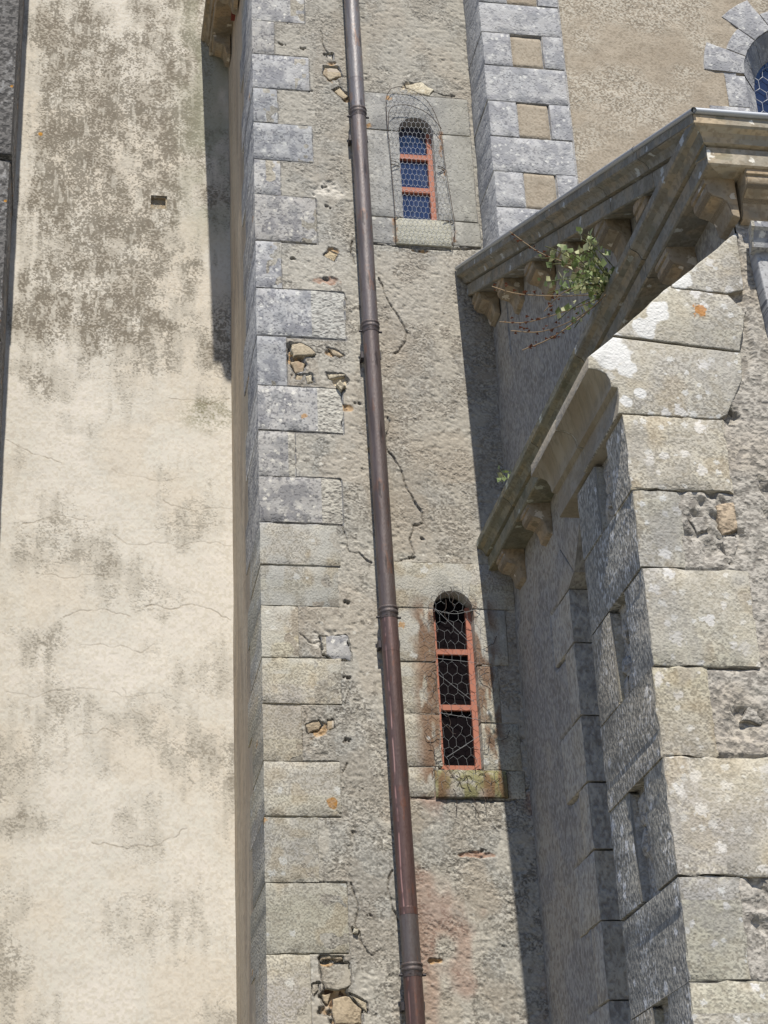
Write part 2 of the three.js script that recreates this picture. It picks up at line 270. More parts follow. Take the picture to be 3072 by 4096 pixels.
[[[1.634, 10.226], [1.646, 10.103], [1.687, 10.025]], [[1.657, 9.92], [1.72, 9.845], [1.765, 9.728], [1.804, 9.652]], [[1.957, 8.184], [1.997, 8.043], [2.039, 7.956], [2.087, 7.871], [2.131, 7.775], [2.119, 7.715], [2.077, 7.66], [2.038, 7.616]],
[[1.971, 7.144], [1.977, 7.078], [1.95, 6.993], [1.96, 6.895], [2.015, 6.816], [2.053, 6.688], [2.105, 6.562], [2.158, 6.469], [2.16, 6.405], [2.096, 6.387], [2.068, 6.292], [2.095, 6.199], [2.07, 6.167], [1.968, 6.133]],
[[1.65, 6.386], [1.675, 6.293], [1.686, 6.201], [1.757, 6.188], [1.825, 6.128]], [[1.967, 5.634], [1.994, 5.517], [1.969, 5.458], [1.969, 5.284]], [[1.626, 4.165], [1.661, 4.053], [1.643, 3.925], [1.677, 3.823], [1.726, 3.759], [1.779, 3.797]],
[[1.865, 4.236], [1.834, 4.131], [1.855, 4.027], [1.885, 3.949]], [[1.444, 3.736], [1.467, 3.661], [1.581, 3.648], [1.591, 3.573], [1.563, 3.5], [1.5, 3.476], [1.489, 3.398]], [[1.799, 8.464], [1.78, 8.371], [1.807, 8.282]],
[[1.379, 5.201], [1.404, 5.131], [1.374, 5.018], [1.384, 4.88]], [[1.376, 5.649], [1.443, 5.592], [1.526, 5.608], [1.624, 5.64]], [[1.63, 5.2], [1.66, 5.3], [1.63, 5.42], [1.65, 5.5]], [[2.4, 9.76], [2.48, 9.74], [2.56, 9.72]], [[1.72, 7.7], [1.74, 7.85], [1.73, 8.02]], [[1.6, 4.8], [1.63, 4.86]]
].forEach((p, i) => CR.stroke(p, i === 3 || i === 2 || i === 8 ? 0.0034 : 0.0026, i === 10 || i === 14 || i === 12 ? 0.5 : 1, 300 + i));
CR.stroke([[1.93, 8.455], [2.1, 8.447], [2.3, 8.44], [2.46, 8.45], [2.66, 8.47]], 0.0045, 1, 340);
CR.stroke([[1.98, 4.65], [2.2, 4.652], [2.45, 4.648], [2.6, 4.652], [2.69, 4.72]], 0.004, 0.9, 341);
// small pits and knocked-out hollows
[[1.676, 10.012, 0.03], [1.652, 8.73, 0.02], [1.626, 8.898, 0.016], [1.783, 7.234, 0.02], [1.643, 5.378, 0.024], [1.629, 4.994, 0.022], [2.084, 6.168, 0.022], [1.604, 8.16, 0.016], [1.665, 7.437, 0.02], [1.66, 5.87, 0.024], [1.36, 10.08, 0.02], [1.5, 10.06, 0.02], [1.55, 9.69, 0.016], [2.15, 6.3, 0.014], [1.67, 3.5, 0.02], [1.72, 3.98, 0.015], [2.55, 9.74, 0.016], [1.4, 8.3, 0.02], [1.66, 4.45, 0.014], [2.4, 4.35, 0.016], [1.57, 6.62, 0.016]].forEach((p, i) => { const R = rng(i + 5); for (let k = 0; k < 5; k++) CR.dot(p[0] + (R() - 0.5) * p[2] * 2.4, p[1] + (R() - 0.5) * p[2] * 0.9, p[2] * (0.16 + 0.26 * R()), 1); });
// places where the render has fallen: centre, half sizes, depth, kind (0 orange earth, 1 pale stone)
const LOST = [[1.40, 7.55, 0.075, 0.13, 0.045, 0], [1.70, 9.86, 0.05, 0.085, 0.014, 0], [1.63, 7.6, 0.05, 0.04, 0.012, 0], [1.68, 7.39, 0.055, 0.04, 0.02, 1], [1.65, 8.88, 0.12, 0.09, 0.006, 2], [2.28, 9.79, 0.09, 0.045, 0.008, 1], [2.25, 8.42, 0.07, 0.018, 0.02, 0], [1.657, 8.38, 0.05, 0.03, 0.014, 0], [1.52, 3.56, 0.09, 0.14, 0.03, 0], [1.46, 5.06, 0.07, 0.05, 0.01, 0], [2.09, 3.73, 0.045, 0.022, 0.012, 0], [1.62, 8.14, 0.1, 0.035, 0.006, 3], [1.86, 6.9, 0.05, 0.03, 0.008, 1], [2.36, 4.33, 0.1, 0.018, 0.008, 3], [1.53, 5.62, 0.1, 0.06, 0.006, 2], [1.72, 7.2, 0.04, 0.03, 0.006, 0], [1.8, 9.66, 0.04, 0.05, 0.015, 0], [1.54, 4.62, 0.03, 0.035, 0.004, 4], [1.7, 7.95, 0.03, 0.03, 0.01, 1]];
function lost(x, y, f) { for (const l of LOST) { const dx = (x - l[0]) / l[2], dy = (y - l[1]) / l[3]; if (Math.abs(dx) > 1.5 || Math.abs(dy) > 1.5) continue; const d = Math.hypot(dx, dy) + (fbm(x * 22, y * 22, 77, 2) - 0.5) * 1.1; if (d < 1.1) f(l, 1 - sm(0.72, 1.0, d)); } }
const inR = (r, x, y, m = 0) => x > r[0] - m && x < r[1] + m && y > r[2] - m && y < r[3] + m;
// broken stones that show where the render fell away: outline, kind (0 pale, 1 ochre, 2 grey), set back
const CHIPS = [[[[1.438, 3.728], [1.603, 3.725], [1.604, 3.618], [1.572, 3.577], [1.463, 3.58], [1.44, 3.678]], 2, 0.002], [[[1.443, 3.765], [1.562, 3.756], [1.562, 3.732], [1.44, 3.74]], 1, 0.006], [[[1.504, 3.537], [1.588, 3.544], [1.662, 3.478], [1.65, 3.397], [1.508, 3.399]], 1, 0.008], [[[1.596, 3.56], [1.688, 3.51], [1.69, 3.453], [1.656, 3.488]], 0, 0.004], [[[1.388, 3.604], [1.434, 3.62], [1.43, 3.58], [1.399, 3.546]], 2, 0.004], [[[1.446, 3.566], [1.496, 3.566], [1.477, 3.504], [1.461, 3.513]], 1, 0.012], [[[1.627, 3.916], [1.663, 3.894], [1.659, 3.879], [1.622, 3.886]], 0, -0.02],
[[[1.367, 7.637], [1.417, 7.655], [1.486, 7.627], [1.522, 7.578], [1.504, 7.557], [1.425, 7.566], [1.375, 7.547]], 0, -0.012], [[[1.362, 7.512], [1.414, 7.529], [1.455, 7.5], [1.442, 7.454], [1.382, 7.439]], 1, 0.008], [[[1.456, 7.426], [1.495, 7.432], [1.507, 7.373], [1.469, 7.36]], 0, 0.004], [[[1.641, 7.363], [1.677, 7.386], [1.711, 7.338], [1.676, 7.309]], 0, -0.025], [[[1.6, 7.634], [1.665, 7.615], [1.708, 7.583], [1.673, 7.564], [1.634, 7.584]], 1, 0.003], [[[1.59, 7.449], [1.708, 7.441], [1.698, 7.423], [1.608, 7.398]], 0, 0.003], [[[1.392, 7.429], [1.441, 7.426], [1.42, 7.385], [1.393, 7.389]], 1, 0.01],
[[[1.65, 9.913], [1.742, 9.915], [1.767, 9.836], [1.684, 9.802], [1.642, 9.838]], 1, 0.004], [[[1.67, 10.024], [1.711, 10.035], [1.712, 9.98], [1.674, 9.99]], 0, 0.014], [[[1.703, 9.71], [1.758, 9.741], [1.8, 9.666], [1.776, 9.636]], 1, 0.005], [[[2.212, 9.812], [2.328, 9.836], [2.413, 9.77], [2.377, 9.729], [2.236, 9.74]], 0, 0.002], [[[1.598, 8.341], [1.64, 8.386], [1.69, 8.359], [1.668, 8.297]], 1, 0.006], [[[1.396, 5.087], [1.473, 5.116], [1.495, 5.089], [1.471, 5.051], [1.404, 5.036]], 1, 0.002], [[[1.523, 5.117], [1.555, 5.122], [1.562, 5.071], [1.525, 5.056]], 1, 0.002], [[[1.497, 5.635], [1.655, 5.649], [1.67, 5.571], [1.672, 5.493], [1.594, 5.491], [1.508, 5.518]], 2, -0.001]];
const grown = (p, k) => { let cx = 0, cy = 0; for (const q of p) { cx += q[0] / p.length; cy += q[1] / p.length; } return p.map(q => [cx + (q[0] - cx) * k, cy + (q[1] - cy) * k]); };
const CHIPBED = CHIPS.map(c => { const o = grown(c[0], c[2] < 0.003 ? 1.03 : 1.1), xs = o.map(p => p[0]), ys = o.map(p => p[1]); return { o, b: [Math.min(...xs), Math.max(...xs), Math.min(...ys), Math.max(...ys)], d: c[2] }; });
const inChip = (x, y) => { for (const c of CHIPBED) if (inR(c.b, x, y) && inside(c.o, x, y)) return c; return null; };
function chipGeo(poly, zf, depth, seed) { const g = creased(extr(shapeOf(worn(poly, seed, 0.011, 0.016)), depth, zf, 0.007)); const R = rng(seed + 900), a = (R() - 0.5) * 0.22, b = (R() - 0.5) * 0.22, p = g.attributes.position; let cx = 0, cy = 0; for (const q of poly) { cx += q[0] / poly.length; cy += q[1] / poly.length; } for (let i = 0; i < p.count; i++) p.setZ(i, p.getZ(i) + (p.getX(i) - cx) * a + (p.getY(i) - cy) * b); return g; }
function towerZone(x, y) { // 0 render, 1 blue stone, 2 granite, 3 pale window stone, 4 mossy sill
  for (const c of COURSES) if (y >= c[0] && y < c[1]) { if (x < c[2] + (vn(y * 40, c[2] * 9, 4) - 0.5) * 0.006) return y > BLUE_FROM ? (x > c[2] - 0.1 && !c[3] && fbm(x * 16, y * 16, 88, 2) > 0.66 ? 0 : 1) : (x > c[2] - 0.16 && fbm(x * 11, y * 13, 188, 3) + (x - c[2]) * 1.2 > 0.52 ? 0 : 2); break; }
  for (const s of SURROUND) if (inR(s, x, y)) return s[4] === 1 ? 5 : s[4] === 2 ? 3 : s[4] === 4 ? 4 : 2;
  if (inR(LINTEL1, x, y)) return 5; if (inR(LINTEL2, x, y)) return 2; return 0;
}
const AT = bake({ x0: 0.74, x1: 2.74, y0: 2.6, y1: 10.8, w: 1024, h: 2048 }, (x, y, o) => {
  const z = towerZone(x, y);
  if (z === 1) { blueStone(x, y, o, Math.floor(y * 3)); const hk = COURSES.find(c => y >= c[0] && y < c[1]); if (hk && hk[3] && x > hk[2] - hk[3]) { mix(o, [0.5, 0.49, 0.43], 0.6); const t = fbm(x * 55, y * 90, 14, 2); mix(o, [0.17, 0.16, 0.15], 0.65 * sm(0.54, 0.68, t)); o.h = 0.6 - 1.6 * (t - 0.5); } }
  else if (z === 5) { blueStone(x, y, o, 4); mul(o, 0.9); mix(o, [0.33, 0.32, 0.27], 0.35 + 0.3 * sm(2.3, 2.6, x)); }
  else if (z === 3) { granite(x, y, o, 3); mix(o, [0.42, 0.42, 0.35], 0.6); }
  else if (z === 4 || z === 2) {
    granite(x, y, o, Math.floor(y * 3)); if (y > 5.4) mix(o, [0.44, 0.44, 0.41], 0.55 * sm(0.45, 0.6, fbm(x * 8, y * 8, 3, 2)));
    if (z === 4) mix(o, [0.2, 0.19, 0.055], 0.75 * sm(0.3, 0.55, fbm(x * 12, y * 20, 90, 3)));
  } else {
    roughcast(x, y, o);
    if (y > 6.2 && y < 8.4 && x > 1.95) mix(o, [0.33, 0.285, 0.23], 0.2);
    if (y < 4.7 && x > 1.95) mix(o, [0.3, 0.17, 0.125], 0.5 * sm(0.48, 0.66, fbm(x * 4, y * 2.5, 66, 3)));
    if (y > 8.6) mix(o, [0.29, 0.275, 0.24], 0.3);
  }
  // rust and earth stains on the jambs of the lower window
  if (x > 1.9 && y > 4.5 && y < 5.95 && z) { const e = Math.min(Math.abs(x - W2.x0 + 0.05), Math.abs(x - W2.x1 - 0.05)), q = fbm(x * 18, y * 7, 50, 3); mix(o, [0.16, 0.085, 0.045], 0.85 * (1 - sm(0.03, 0.13, e)) * sm(0.38, 0.6, q) * (1 - sm(5.8, 5.95, y))); }
  // rust dripping below the net fixings of the upper window
  for (const q of [[2.44, 9.42, 0.22], [2.085, 8.67, 0.2], [2.49, 8.6, 0.1], [2.45, 9.1, 0.08]]) { const d = Math.abs(x - q[0] - (vn(1, y * 30, 3) - 0.5) * 0.015); if (d < 0.025 && y < q[1] && y > q[1] - q[2]) mix(o, [0.3, 0.13, 0.03], 0.65 * (1 - sm(0.004, 0.022, d)) * sm(0.3, 0.6, fbm(x * 60, y * 30, 8, 2))); }
  lost(x, y, (l, t) => { const c = [[0.42, 0.27, 0.13], [0.6, 0.5, 0.34], [0.55, 0.52, 0.46], [0.33, 0.2, 0.14], [0.36, 0.17, 0.03]][l[5]]; if (z && l[5] !== 4) return; const g = fbm(x * 60, y * 60, 31, 2); mix(o, c, t * (0.55 + 0.7 * (g - 0.25))); if (l[5] === 0) mix(o, [0.1, 0.06, 0.035], t * sm(0.58, 0.72, fbm(x * 40, y * 40, 2, 2))); });
  if (z) { mix(o, [0.42, 0.22, 0.06], 0.7 * discs(x + 2, y, 0.05, 0.007, 13)); if (z === 2) mix(o, [0.55, 0.55, 0.52], 0.75 * discs(x, y, 0.06, 0.07, 31)); }
  const c = z ? 0 : CR.at(x, y); if (c > 0.02) { mix(o, [0.07, 0.055, 0.04], 0.75 * c); o.h -= 0.5 * c; }
});
const mTower = matOf(AT, 0.006), tints = m => [[1, 1, 1], [0.86, 0.87, 0.88], [1.06, 1.04, 1.0], [0.94, 0.91, 0.86]].map(c => { const k = m.clone(); k.color.setRGB(...c); return k; }), mStone = tints(mTower);
const tower = thing('stair_tower', 'slim grey stair tower with cracked sandy render, dressed corner stones and two slit windows', 'tower');
{
  // the rendered face: grit, pits, cracks and hollows are relief
  const hole = (x, y) => { for (const w of [W1, W2]) if (x > w.x0 - 0.03 && x < w.x1 + 0.03 && y > w.y0 - 0.03 && y < w.ys + 0.16) return true; return false; };
  const bed = (x, y) => { for (const c of COURSES) if (y >= c[0] && y < c[1]) { if (x < c[2] - 0.002) return true; break; } for (const s of SURROUND) if (inR(s, x, y, -0.001)) return true; return inR(LINTEL1, x, y, -0.001) || inR(LINTEL2, x, y, -0.001); };
  const f = (x, y) => {
    if (bed(x, y)) return y < BLUE_FROM ? -0.014 : -0.02; const ch = inChip(x, y); if (ch) return -0.022 - Math.max(0, ch.d) + (fbm(x * 40, y * 40, 3, 2) - 0.5) * 0.016;
    let h = (fbm(x * 34, y * 46, 12, 2) - 0.5) * 0.006 - 0.0005 + (fbm(x * 2.2, y * 2.2, 40, 2) - 0.5) * 0.008 - 0.004 * sm(0.62, 0.76, fbm(x * 34, y * 46, 92, 2));
    lost(x, y, (l, t) => { h -= t * l[4] + t * (fbm(x * 34, y * 34, 6, 2) - 0.5) * 0.02; });
    return h - 0.016 * CR.at(x, y);
  };
  part(tower, 'wall_render', atlasUV(wallGrid(1.152, 2.76, 2.6, 10.8, 0.0066, f, (x, y, o) => [x, y, T + o], hole), AT), mTower);
  // rest of the mass, behind the face
  const mCore = new THREE.MeshStandardMaterial({ color: new THREE.Color(0.3, 0.26, 0.2), roughness: 1 });
  part(tower, 'wall_core', mergeGeometries([box(1.16, 2.75, 0, 2.62, -11.7, T - 0.01), box(1.16, 2.75, 10.78, 13.4, -11.7, T - 0.01), box(1.16, 1.9, 2.6, 10.8, -11.7, T - 0.34), box(2.62, 2.75, 2.6, 10.8, -11.7, T - 0.34), box(1.9, 2.62, 2.6, 10.8, -11.7, T - 0.5), box(1.2, 2.75, 13.4, 13.5, -11.7, T)]), mCore);
  COURSES.forEach((c, i) => {
    const g = slab(TX, c[2], c[0] + (DEEP.includes(i) ? 0.009 : 0.0022), c[1] - 0.0018, T + (c[0] < BLUE_FROM ? 0.0003 : 0.001) + (i % 3) * 0.0008, [0.62, 0.74, 0.56, 0.8][i % 4], i + 3, { hack: c[3], jit: c[0] < BLUE_FROM ? 0.006 : 0.0035 });
    part(tower, 'quoin_stone', atlasUV(g, AT, TX, T), mStone[(i * 7 + (i >> 2)) % 4], c[3] > 0.1 ? 'grey corner stone with a roughly hacked end' : undefined);
  });
  SURROUND.forEach((s, i) => part(tower, 'window_stone', atlasUV(slab(s[0], s[1], s[2] + 0.001, s[3] - 0.001, T + 0.002 + (i % 3) * 0.001 + (s[4] === 2 || s[4] === 4 ? 0.012 : 0), 0.24, i + 60), AT, 9, T), mTower, s[4] === 4 ? 'mossy yellow-green sill stone' : s[4] === 2 ? 'pale sill stone' : undefined));
  for (const [L, w] of [[LINTEL1, W1], [LINTEL2, W2]]) {
    const r = (w.x1 - w.x0) / 2, cx = (w.x0 + w.x1) / 2, arch = []; for (let k = 0; k <= 18; k++) { const a = Math.PI * k / 18; arch.push([cx + r * Math.cos(a), w.ys + 0.002 + r * Math.sin(a)]); }
    const left = worn([[w.x0, L[2]], [L[0], L[2]], [L[0], L[3]], [L[1], L[3]], [L[1], L[2]], [w.x1, L[2]]], 7, 0.002);
    const cut = left.findIndex(p => Math.abs(p[0] - w.x1) < 0.005 && Math.abs(p[1] - L[2]) < 0.01);
    part(tower, 'arched_lintel', atlasUV(creased(extr(shapeOf([...left.slice(0, cut + 1), ...arch.slice(1, 18)]), 0.24, T + 0.004, 0.002)), AT, 9, T), mTower);
  }
}
{
  const tint = (...c) => { const m = mTower.clone(); m.color.setRGB(...c); return m; }, cm = [tint(1.35, 1.27, 1.1), tint(1.1, 0.96, 0.78), tint(1.06, 1.04, 1.0)];
  CHIPS.forEach((c, i) => part(tower, 'rubble_stone', boxUV(chipGeo(c[0], T - c[2], 0.06, i + 41), 2, 8.2, 0.05 + 0.02 * i, 2.1), cm[c[1]]));
}
// slit windows
const mFrame = new THREE.MeshStandardMaterial({ color: new THREE.Color(0.4, 0.155, 0.1), roughness: 0.75 });
const AG = bake({ x0: 0, x1: 0.3, y0: 0, y1: 0.9, w: 96, h: 256 }, (x, y, o) => { const q = fbm(x * 20, y * 11, 3, 3), g = fbm(x * 90, y * 30, 13, 2); set(o, [0.018, 0.026, 0.07]); mix(o, [0.05, 0.06, 0.1], 0.7 * sm(0.5, 0.75, q)); mix(o, [0.01, 0.014, 0.03], 0.6 * sm(0.55, 0.75, g)); o.h = q; });  // blue base colour paints in part of the sky reflection
const mGlassSkyTint = new THREE.MeshPhysicalMaterial({ map: AG.map, bumpMap: AG.bump, bumpScale: 0.0006, roughness: 0.06, ior: 2.33 });
const mGlassDark = new THREE.MeshPhysicalMaterial({ color: new THREE.Color(0.007, 0.005, 0.006), roughness: 0.35, ior: 1.3, specularIntensity: 0.35 });
const mZincWire = new THREE.MeshStandardMaterial({ color: new THREE.Color(0.42, 0.44, 0.47), roughness: 0.6, metalness: 0.3 });
const mDullWire = new THREE.MeshStandardMaterial({ color: new THREE.Color(0.26, 0.27, 0.28), roughness: 0.7, metalness: 0.3 });
const mRustWire = new THREE.MeshStandardMaterial({ color: new THREE.Color(0.07, 0.05, 0.04), roughness: 0.9 });
function slit(w, bars, glass, label, lw) {
  const win = sub(tower, 'window'); win.userData.label = label;
  const fz = T - 0.068, m = 0.036, cx = (w.x0 + w.x1) / 2, R = (w.x1 - w.x0) / 2 + 0.004;
  const arch = (r, yb, ys) => { const p = [[cx - r, yb]]; for (let k = 0; k <= 20; k++) { const a = Math.PI * (1 - k / 20); p.push([cx + r * Math.cos(a), ys + r * Math.sin(a)]); } p.push([cx + r, yb]); return p; };
    for (const d of [-1, 1]) part(win, 'stile', box(d < 0 ? cx - R : cx + R - m, d < 0 ? cx - R + 0.016 + lw : cx + R, w.y0 + 0.03, w.ys + 0.045, fz - 0.045, fz), mFrame);
  part(win, 'bottom_rail', box(cx - R + 0.028, cx + R - 0.028, w.y0 + 0.001, w.y0 + 0.05, fz - 0.044, fz - 0.001), mFrame);
  for (const [a, b] of bars) part(win, 'crossbar', box(cx - R + 0.012, cx + R - 0.03, a, b, fz - 0.043, fz - 0.004), mFrame);
  const ed = [w.y0 + 0.03, ...bars.map(b => (b[0] + b[1]) / 2).sort((a, b) => a - b)];
  for (let i = 0; i < ed.length; i++) {
    const top = i + 1 < ed.length;
    const g = top ? box(cx - R + 0.01, cx + R - 0.01, ed[i], ed[i + 1] - 0.004, fz - 0.034, fz - 0.028) : extr(shapeOf(arch(R - 0.01, ed[i], w.ys)), 0.006, fz - 0.028, 0);
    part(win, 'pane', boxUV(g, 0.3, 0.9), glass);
  }
  return win;
}
const win1 = slit(W1, [[9.222, 9.262], [8.945, 8.985]], mGlassSkyTint, 'upper slit window with panes tinted blue as reflected sky, behind wire netting', 0);
const win2 = slit(W2, [[5.572, 5.606], [5.218, 5.252]], mGlassDark, 'lower slit window with black panes and torn wire netting', 0.012);
{ // upper netting and its two bent rods
  const arcBig = [[2.083, 8.468], [2.086, 8.67], [2.076, 9.18], [2.066, 9.42], [2.068, 9.649], [2.105, 9.735], [2.165, 9.761], [2.26, 9.74], [2.33, 9.69], [2.375, 9.63], [2.41, 9.54], [2.441, 9.406], [2.456, 9.07], [2.49, 8.655], [2.487, 8.56], [2.46, 8.455]];
  part(win1, 'wire_netting', strands(netting(arcBig, 0.031, 0.044, T + 0.026, 0.002, 5), 0.0011), mZincWire);
  part(win1, 'rod', wire(arcBig.map(p => [p[0], p[1], T + 0.028]), 0.0025, 5), mRustWire);
  part(win1, 'rod', wire([[2.07, 9.40], [2.078, 9.52], [2.12, 9.575], [2.21, 9.588], [2.3, 9.56], [2.37, 9.51], [2.441, 9.406]].map(p => [p[0], p[1], T + 0.05]), 0.0025, 5), mRustWire);
  for (const [y, a, b] of [[9.12, 2.075, 2.14], [9.09, 2.075, 2.14], [9.1, 2.4, 2.455], [9.085, 2.4, 2.455], [8.67, 2.09, 2.14], [8.655, 2.41, 2.49]]) part(win1, 'fixing', wire([[a, y, T + 0.03], [(a + b) / 2, y + 0.003, T + 0.02], [b, y - 0.002, T + 0.006]], 0.003, 5), mRustWire);
}
{ // lower netting, torn and stretched, with loose wires
  const poly = [[2.13, 4.7], [2.09, 5.2], [2.1, 5.8], [2.2, 5.98], [2.31, 6.02], [2.43, 5.98], [2.52, 5.85], [2.53, 5.3], [2.54, 4.7]];
  part(win2, 'wire_netting', strands(netting(poly, 0.055, 0.066, T + 0.02, 0.009, 9, 0.93), 0.001), mDullWire);
  const loose = [[[2.193, 5.827], [2.41, 5.59]], [[2.188, 5.405], [2.393, 5.235]], [[2.208, 4.892], [2.42, 5.03]], [[2.18, 5.504], [2.42, 5.483]], [[2.18, 5.164], [2.42, 5.125]], [[2.16, 5.83], [2.25, 5.8], [2.33, 5.795], [2.46, 5.83]]];
  for (const l of loose) part(win2, 'loose_wire', wire(l.map(p => [p[0], p[1], T + 0.03]), 0.0015, 4), mDullWire);
  const R = rng(17);
  for (let k = 0; k < 30; k++) { // dry tendrils of old wire round the jambs
    let x = k % 3 ? (k % 2 ? 2.12 + R() * 0.08 : 2.44 + R() * 0.08) : 2.2 + R() * 0.22, y = k % 3 ? 4.7 + R() * 1.15 : 4.66 + R() * 0.14; if (k > 25) { x = 2.22 + R() * 0.18; y = 5.84 + R() * 0.1; }
    const p = []; let a = R() * 6.28; for (let q = 0; q < 6; q++) { p.push([x, y, T + 0.012 + R() * 0.012]); a += (R() - 0.5) * 2.2; x += Math.cos(a) * 0.022; y += Math.sin(a) * 0.03; }
    part(win2, 'loose_wire', wire(p, 0.0018, 4), mRustWire);
  }
}
// left side of the tower: streaky plaster behind the corner stones
const AP = bake({ x0: 0, x1: 1, y0: 0, y1: 3, w: 384, h: 768 }, (x, y, o) => {
  const s = fbm(x * 16, y * 1.3333, 3, 3, 16), g = vn(x * 96, y * 32, 9, 96), q = fbm(x * 4, y * 1.3333, 44, 3, 4);
  set(o, [0.5, 0.41, 0.3]); mix(o, [0.38, 0.32, 0.25], sm(0.42, 0.7, s)); mix(o, [0.56, 0.49, 0.38], 0.6 * sm(0.5, 0.7, q)); mix(o, [0.2, 0.17, 0.14], 0.5 * sm(0.7, 0.9, g)); o.h = 0.5 + (s - 0.5) + (g - 0.5) * 0.5;
});
const mPlaster = matOf(AP, 0.004);
{
  const g = wallGrid(-11.62, T - 0.1, 0, 13.4, 0.06, (a, b) => (fbm(a * 3, b * 1.5, 60, 2) - 0.5) * 0.012, (a, b, o) => [1.156 - o, b, a]);
  part(tower, 'side_plaster', boxUV(g, 1, 3), mPlaster);
  part(tower, 'brick', box(1.13, 1.2, 11.36, 11.42, -11.12, -11.05), new THREE.MeshStandardMaterial({ color: new THREE.Color(0.2, 0.045, 0.03), roughness: 1 }), 'small red brick set in the plaster');
}

// ================================================================ carved cornices
const AC = bake({ x0: 0, x1: 1, y0: 0, y1: 1, w: 640, h: 640 }, (x, y, o) => {
  const q = fbm(x * 5, y * 5, 8, 3, 5), g = fbm(x * 64, y * 64, 26, 2, 64), p = fbm(x * 12, y * 12, 50, 2, 12);
  set(o, [0.31, 0.285, 0.24]); mix(o, [0.36, 0.29, 0.2], 0.8 * sm(0.48, 0.68, q)); mix(o, [0.2, 0.19, 0.165], 0.7 * sm(0.5, 0.7, p)); mix(o, [0.18, 0.15, 0.11], 0.5 * sm(0.52, 0.7, g));
  mix(o, [0.6, 0.6, 0.58], 0.85 * discs(x, y, 0.0625, 0.1, 2, 16)); mix(o, [0.13, 0.13, 0.09], 0.5 * discs(x, y, 0.125, 0.16, 5, 8)); o.h = 0.5 + 0.6 * (p - 0.5) - 0.6 * (g - 0.5);
});
const mCornice = matOf(AC, 0.004, 0.95, new THREE.Color(0.8, 0.83, 0.84)), mSoffitBounce = matOf(AC, 0.004, 0.95, new THREE.Color(1.1, 0.99, 0.85));  // second one warmer: ochre stone plus bounced light put into the tint
const mFrontLit = matOf(AC, 0.004, 0.95, new THREE.Color(1.3, 1.26, 1.18));  // lighter copy of the cornice stone, sunlit brightness put into its colour
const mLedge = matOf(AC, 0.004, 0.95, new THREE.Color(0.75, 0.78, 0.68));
// outline measured out from the wall (o) and down from the top edge (y)
const CPRO = [[-0.1, 0], [0.2, 0], [0.213, -0.004], [0.214, -0.046], [0.206, -0.054], [0.198, -0.058], [0.183, -0.066], [0.172, -0.08], [0.166, -0.096], [0.164, -0.104], [0.138, -0.107], [0.138, -0.117], [0.15, -0.119], [0.15, -0.197], [0.142, -0.203], [0.0, -0.192], [-0.1, -0.192]];
const MPRO = [[0, 0.02], [0.132, 0.02], [0.138, -0.002], [0.138, -0.036], [0.128, -0.04], [0.131, -0.056], [0.128, -0.076], [0.112, -0.094], [0.086, -0.101], [0.064, -0.108], [0.048, -0.124], [0.04, -0.148], [0.036, -0.172], [0.03, -0.19], [0, -0.2]];
// console bracket: outline in (o, y), given width along the wall
function bracket(width) { const s = shapeOf(MPRO); const g = new THREE.ExtrudeGeometry(s, { depth: width - 0.012, bevelEnabled: true, bevelThickness: 0.006, bevelSize: 0.006, bevelOffset: -0.006, bevelSegments: 2, curveSegments: 6 }); g.translate(0, 0, -(width - 0.012) / 2); return creased(g); }
const gBracket = bracket(0.17);
function putBracket(parent, x, y, z, dir, label) { // dir: 'left' (outward along -x) or 'front' (outward along +z)
  const g = gBracket.clone();
  if (dir === 'left') g.applyMatrix4(new THREE.Matrix4().makeBasis(new THREE.Vector3(-1, 0, 0), new THREE.Vector3(0, 1, 0), new THREE.Vector3(0, 0, -1)));
  else g.applyMatrix4(new THREE.Matrix4().makeBasis(new THREE.Vector3(0, 0, 1), new THREE.Vector3(0, 1, 0), new THREE.Vector3(-1, 0, 0)));
  g.translate(x, y, z); return part(parent, 'bracket', boxUV(g, 1, 1, z * 0.37, x), mSoffitBounce, label);
}
// runs of cornice: w = wall plane x, f = front wall plane z, y = top
const leftRun = (w, f, y, z0, z1, rise = 0, lift = 0) => {
  const at = (z, mitre) => p => { const zz = mitre ? f + p[0] : z; return [w - p[0] - lift, y + p[1] + rise * (f + 0.21 - zz), zz]; };
  return boxUV(sweep(CPRO, [at(z0, false), at(z1, z1 === null)]), 1, 1, z0 * 0.31, 0);
};
const frontRun = (w, f, y, x0, x1) => { const at = (x, mitre) => p => [mitre ? w - p[0] : x, y + p[1], f + p[0]]; return boxUV(sweep(CPRO, [at(x0, x0 === null), at(x1, false)]), 1, 1, x1 * 0.31, 0.4); };

{ // tower cornice, high on its left side and along its front
  const y = 11.6;
  [[-11.598, -10.9], [-10.894, -10.3], [-10.294, null]].forEach(([a, b]) => part(tower, 'cornice_stone', leftRun(TX, T, y, a, b), mSoffitBounce));
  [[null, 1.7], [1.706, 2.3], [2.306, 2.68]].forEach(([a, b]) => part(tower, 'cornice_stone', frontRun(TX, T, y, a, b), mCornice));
  for (const z of [-11.42, -10.8, -10.2, -9.78]) putBracket(tower, TX, y - 0.19, z, 'left');
}

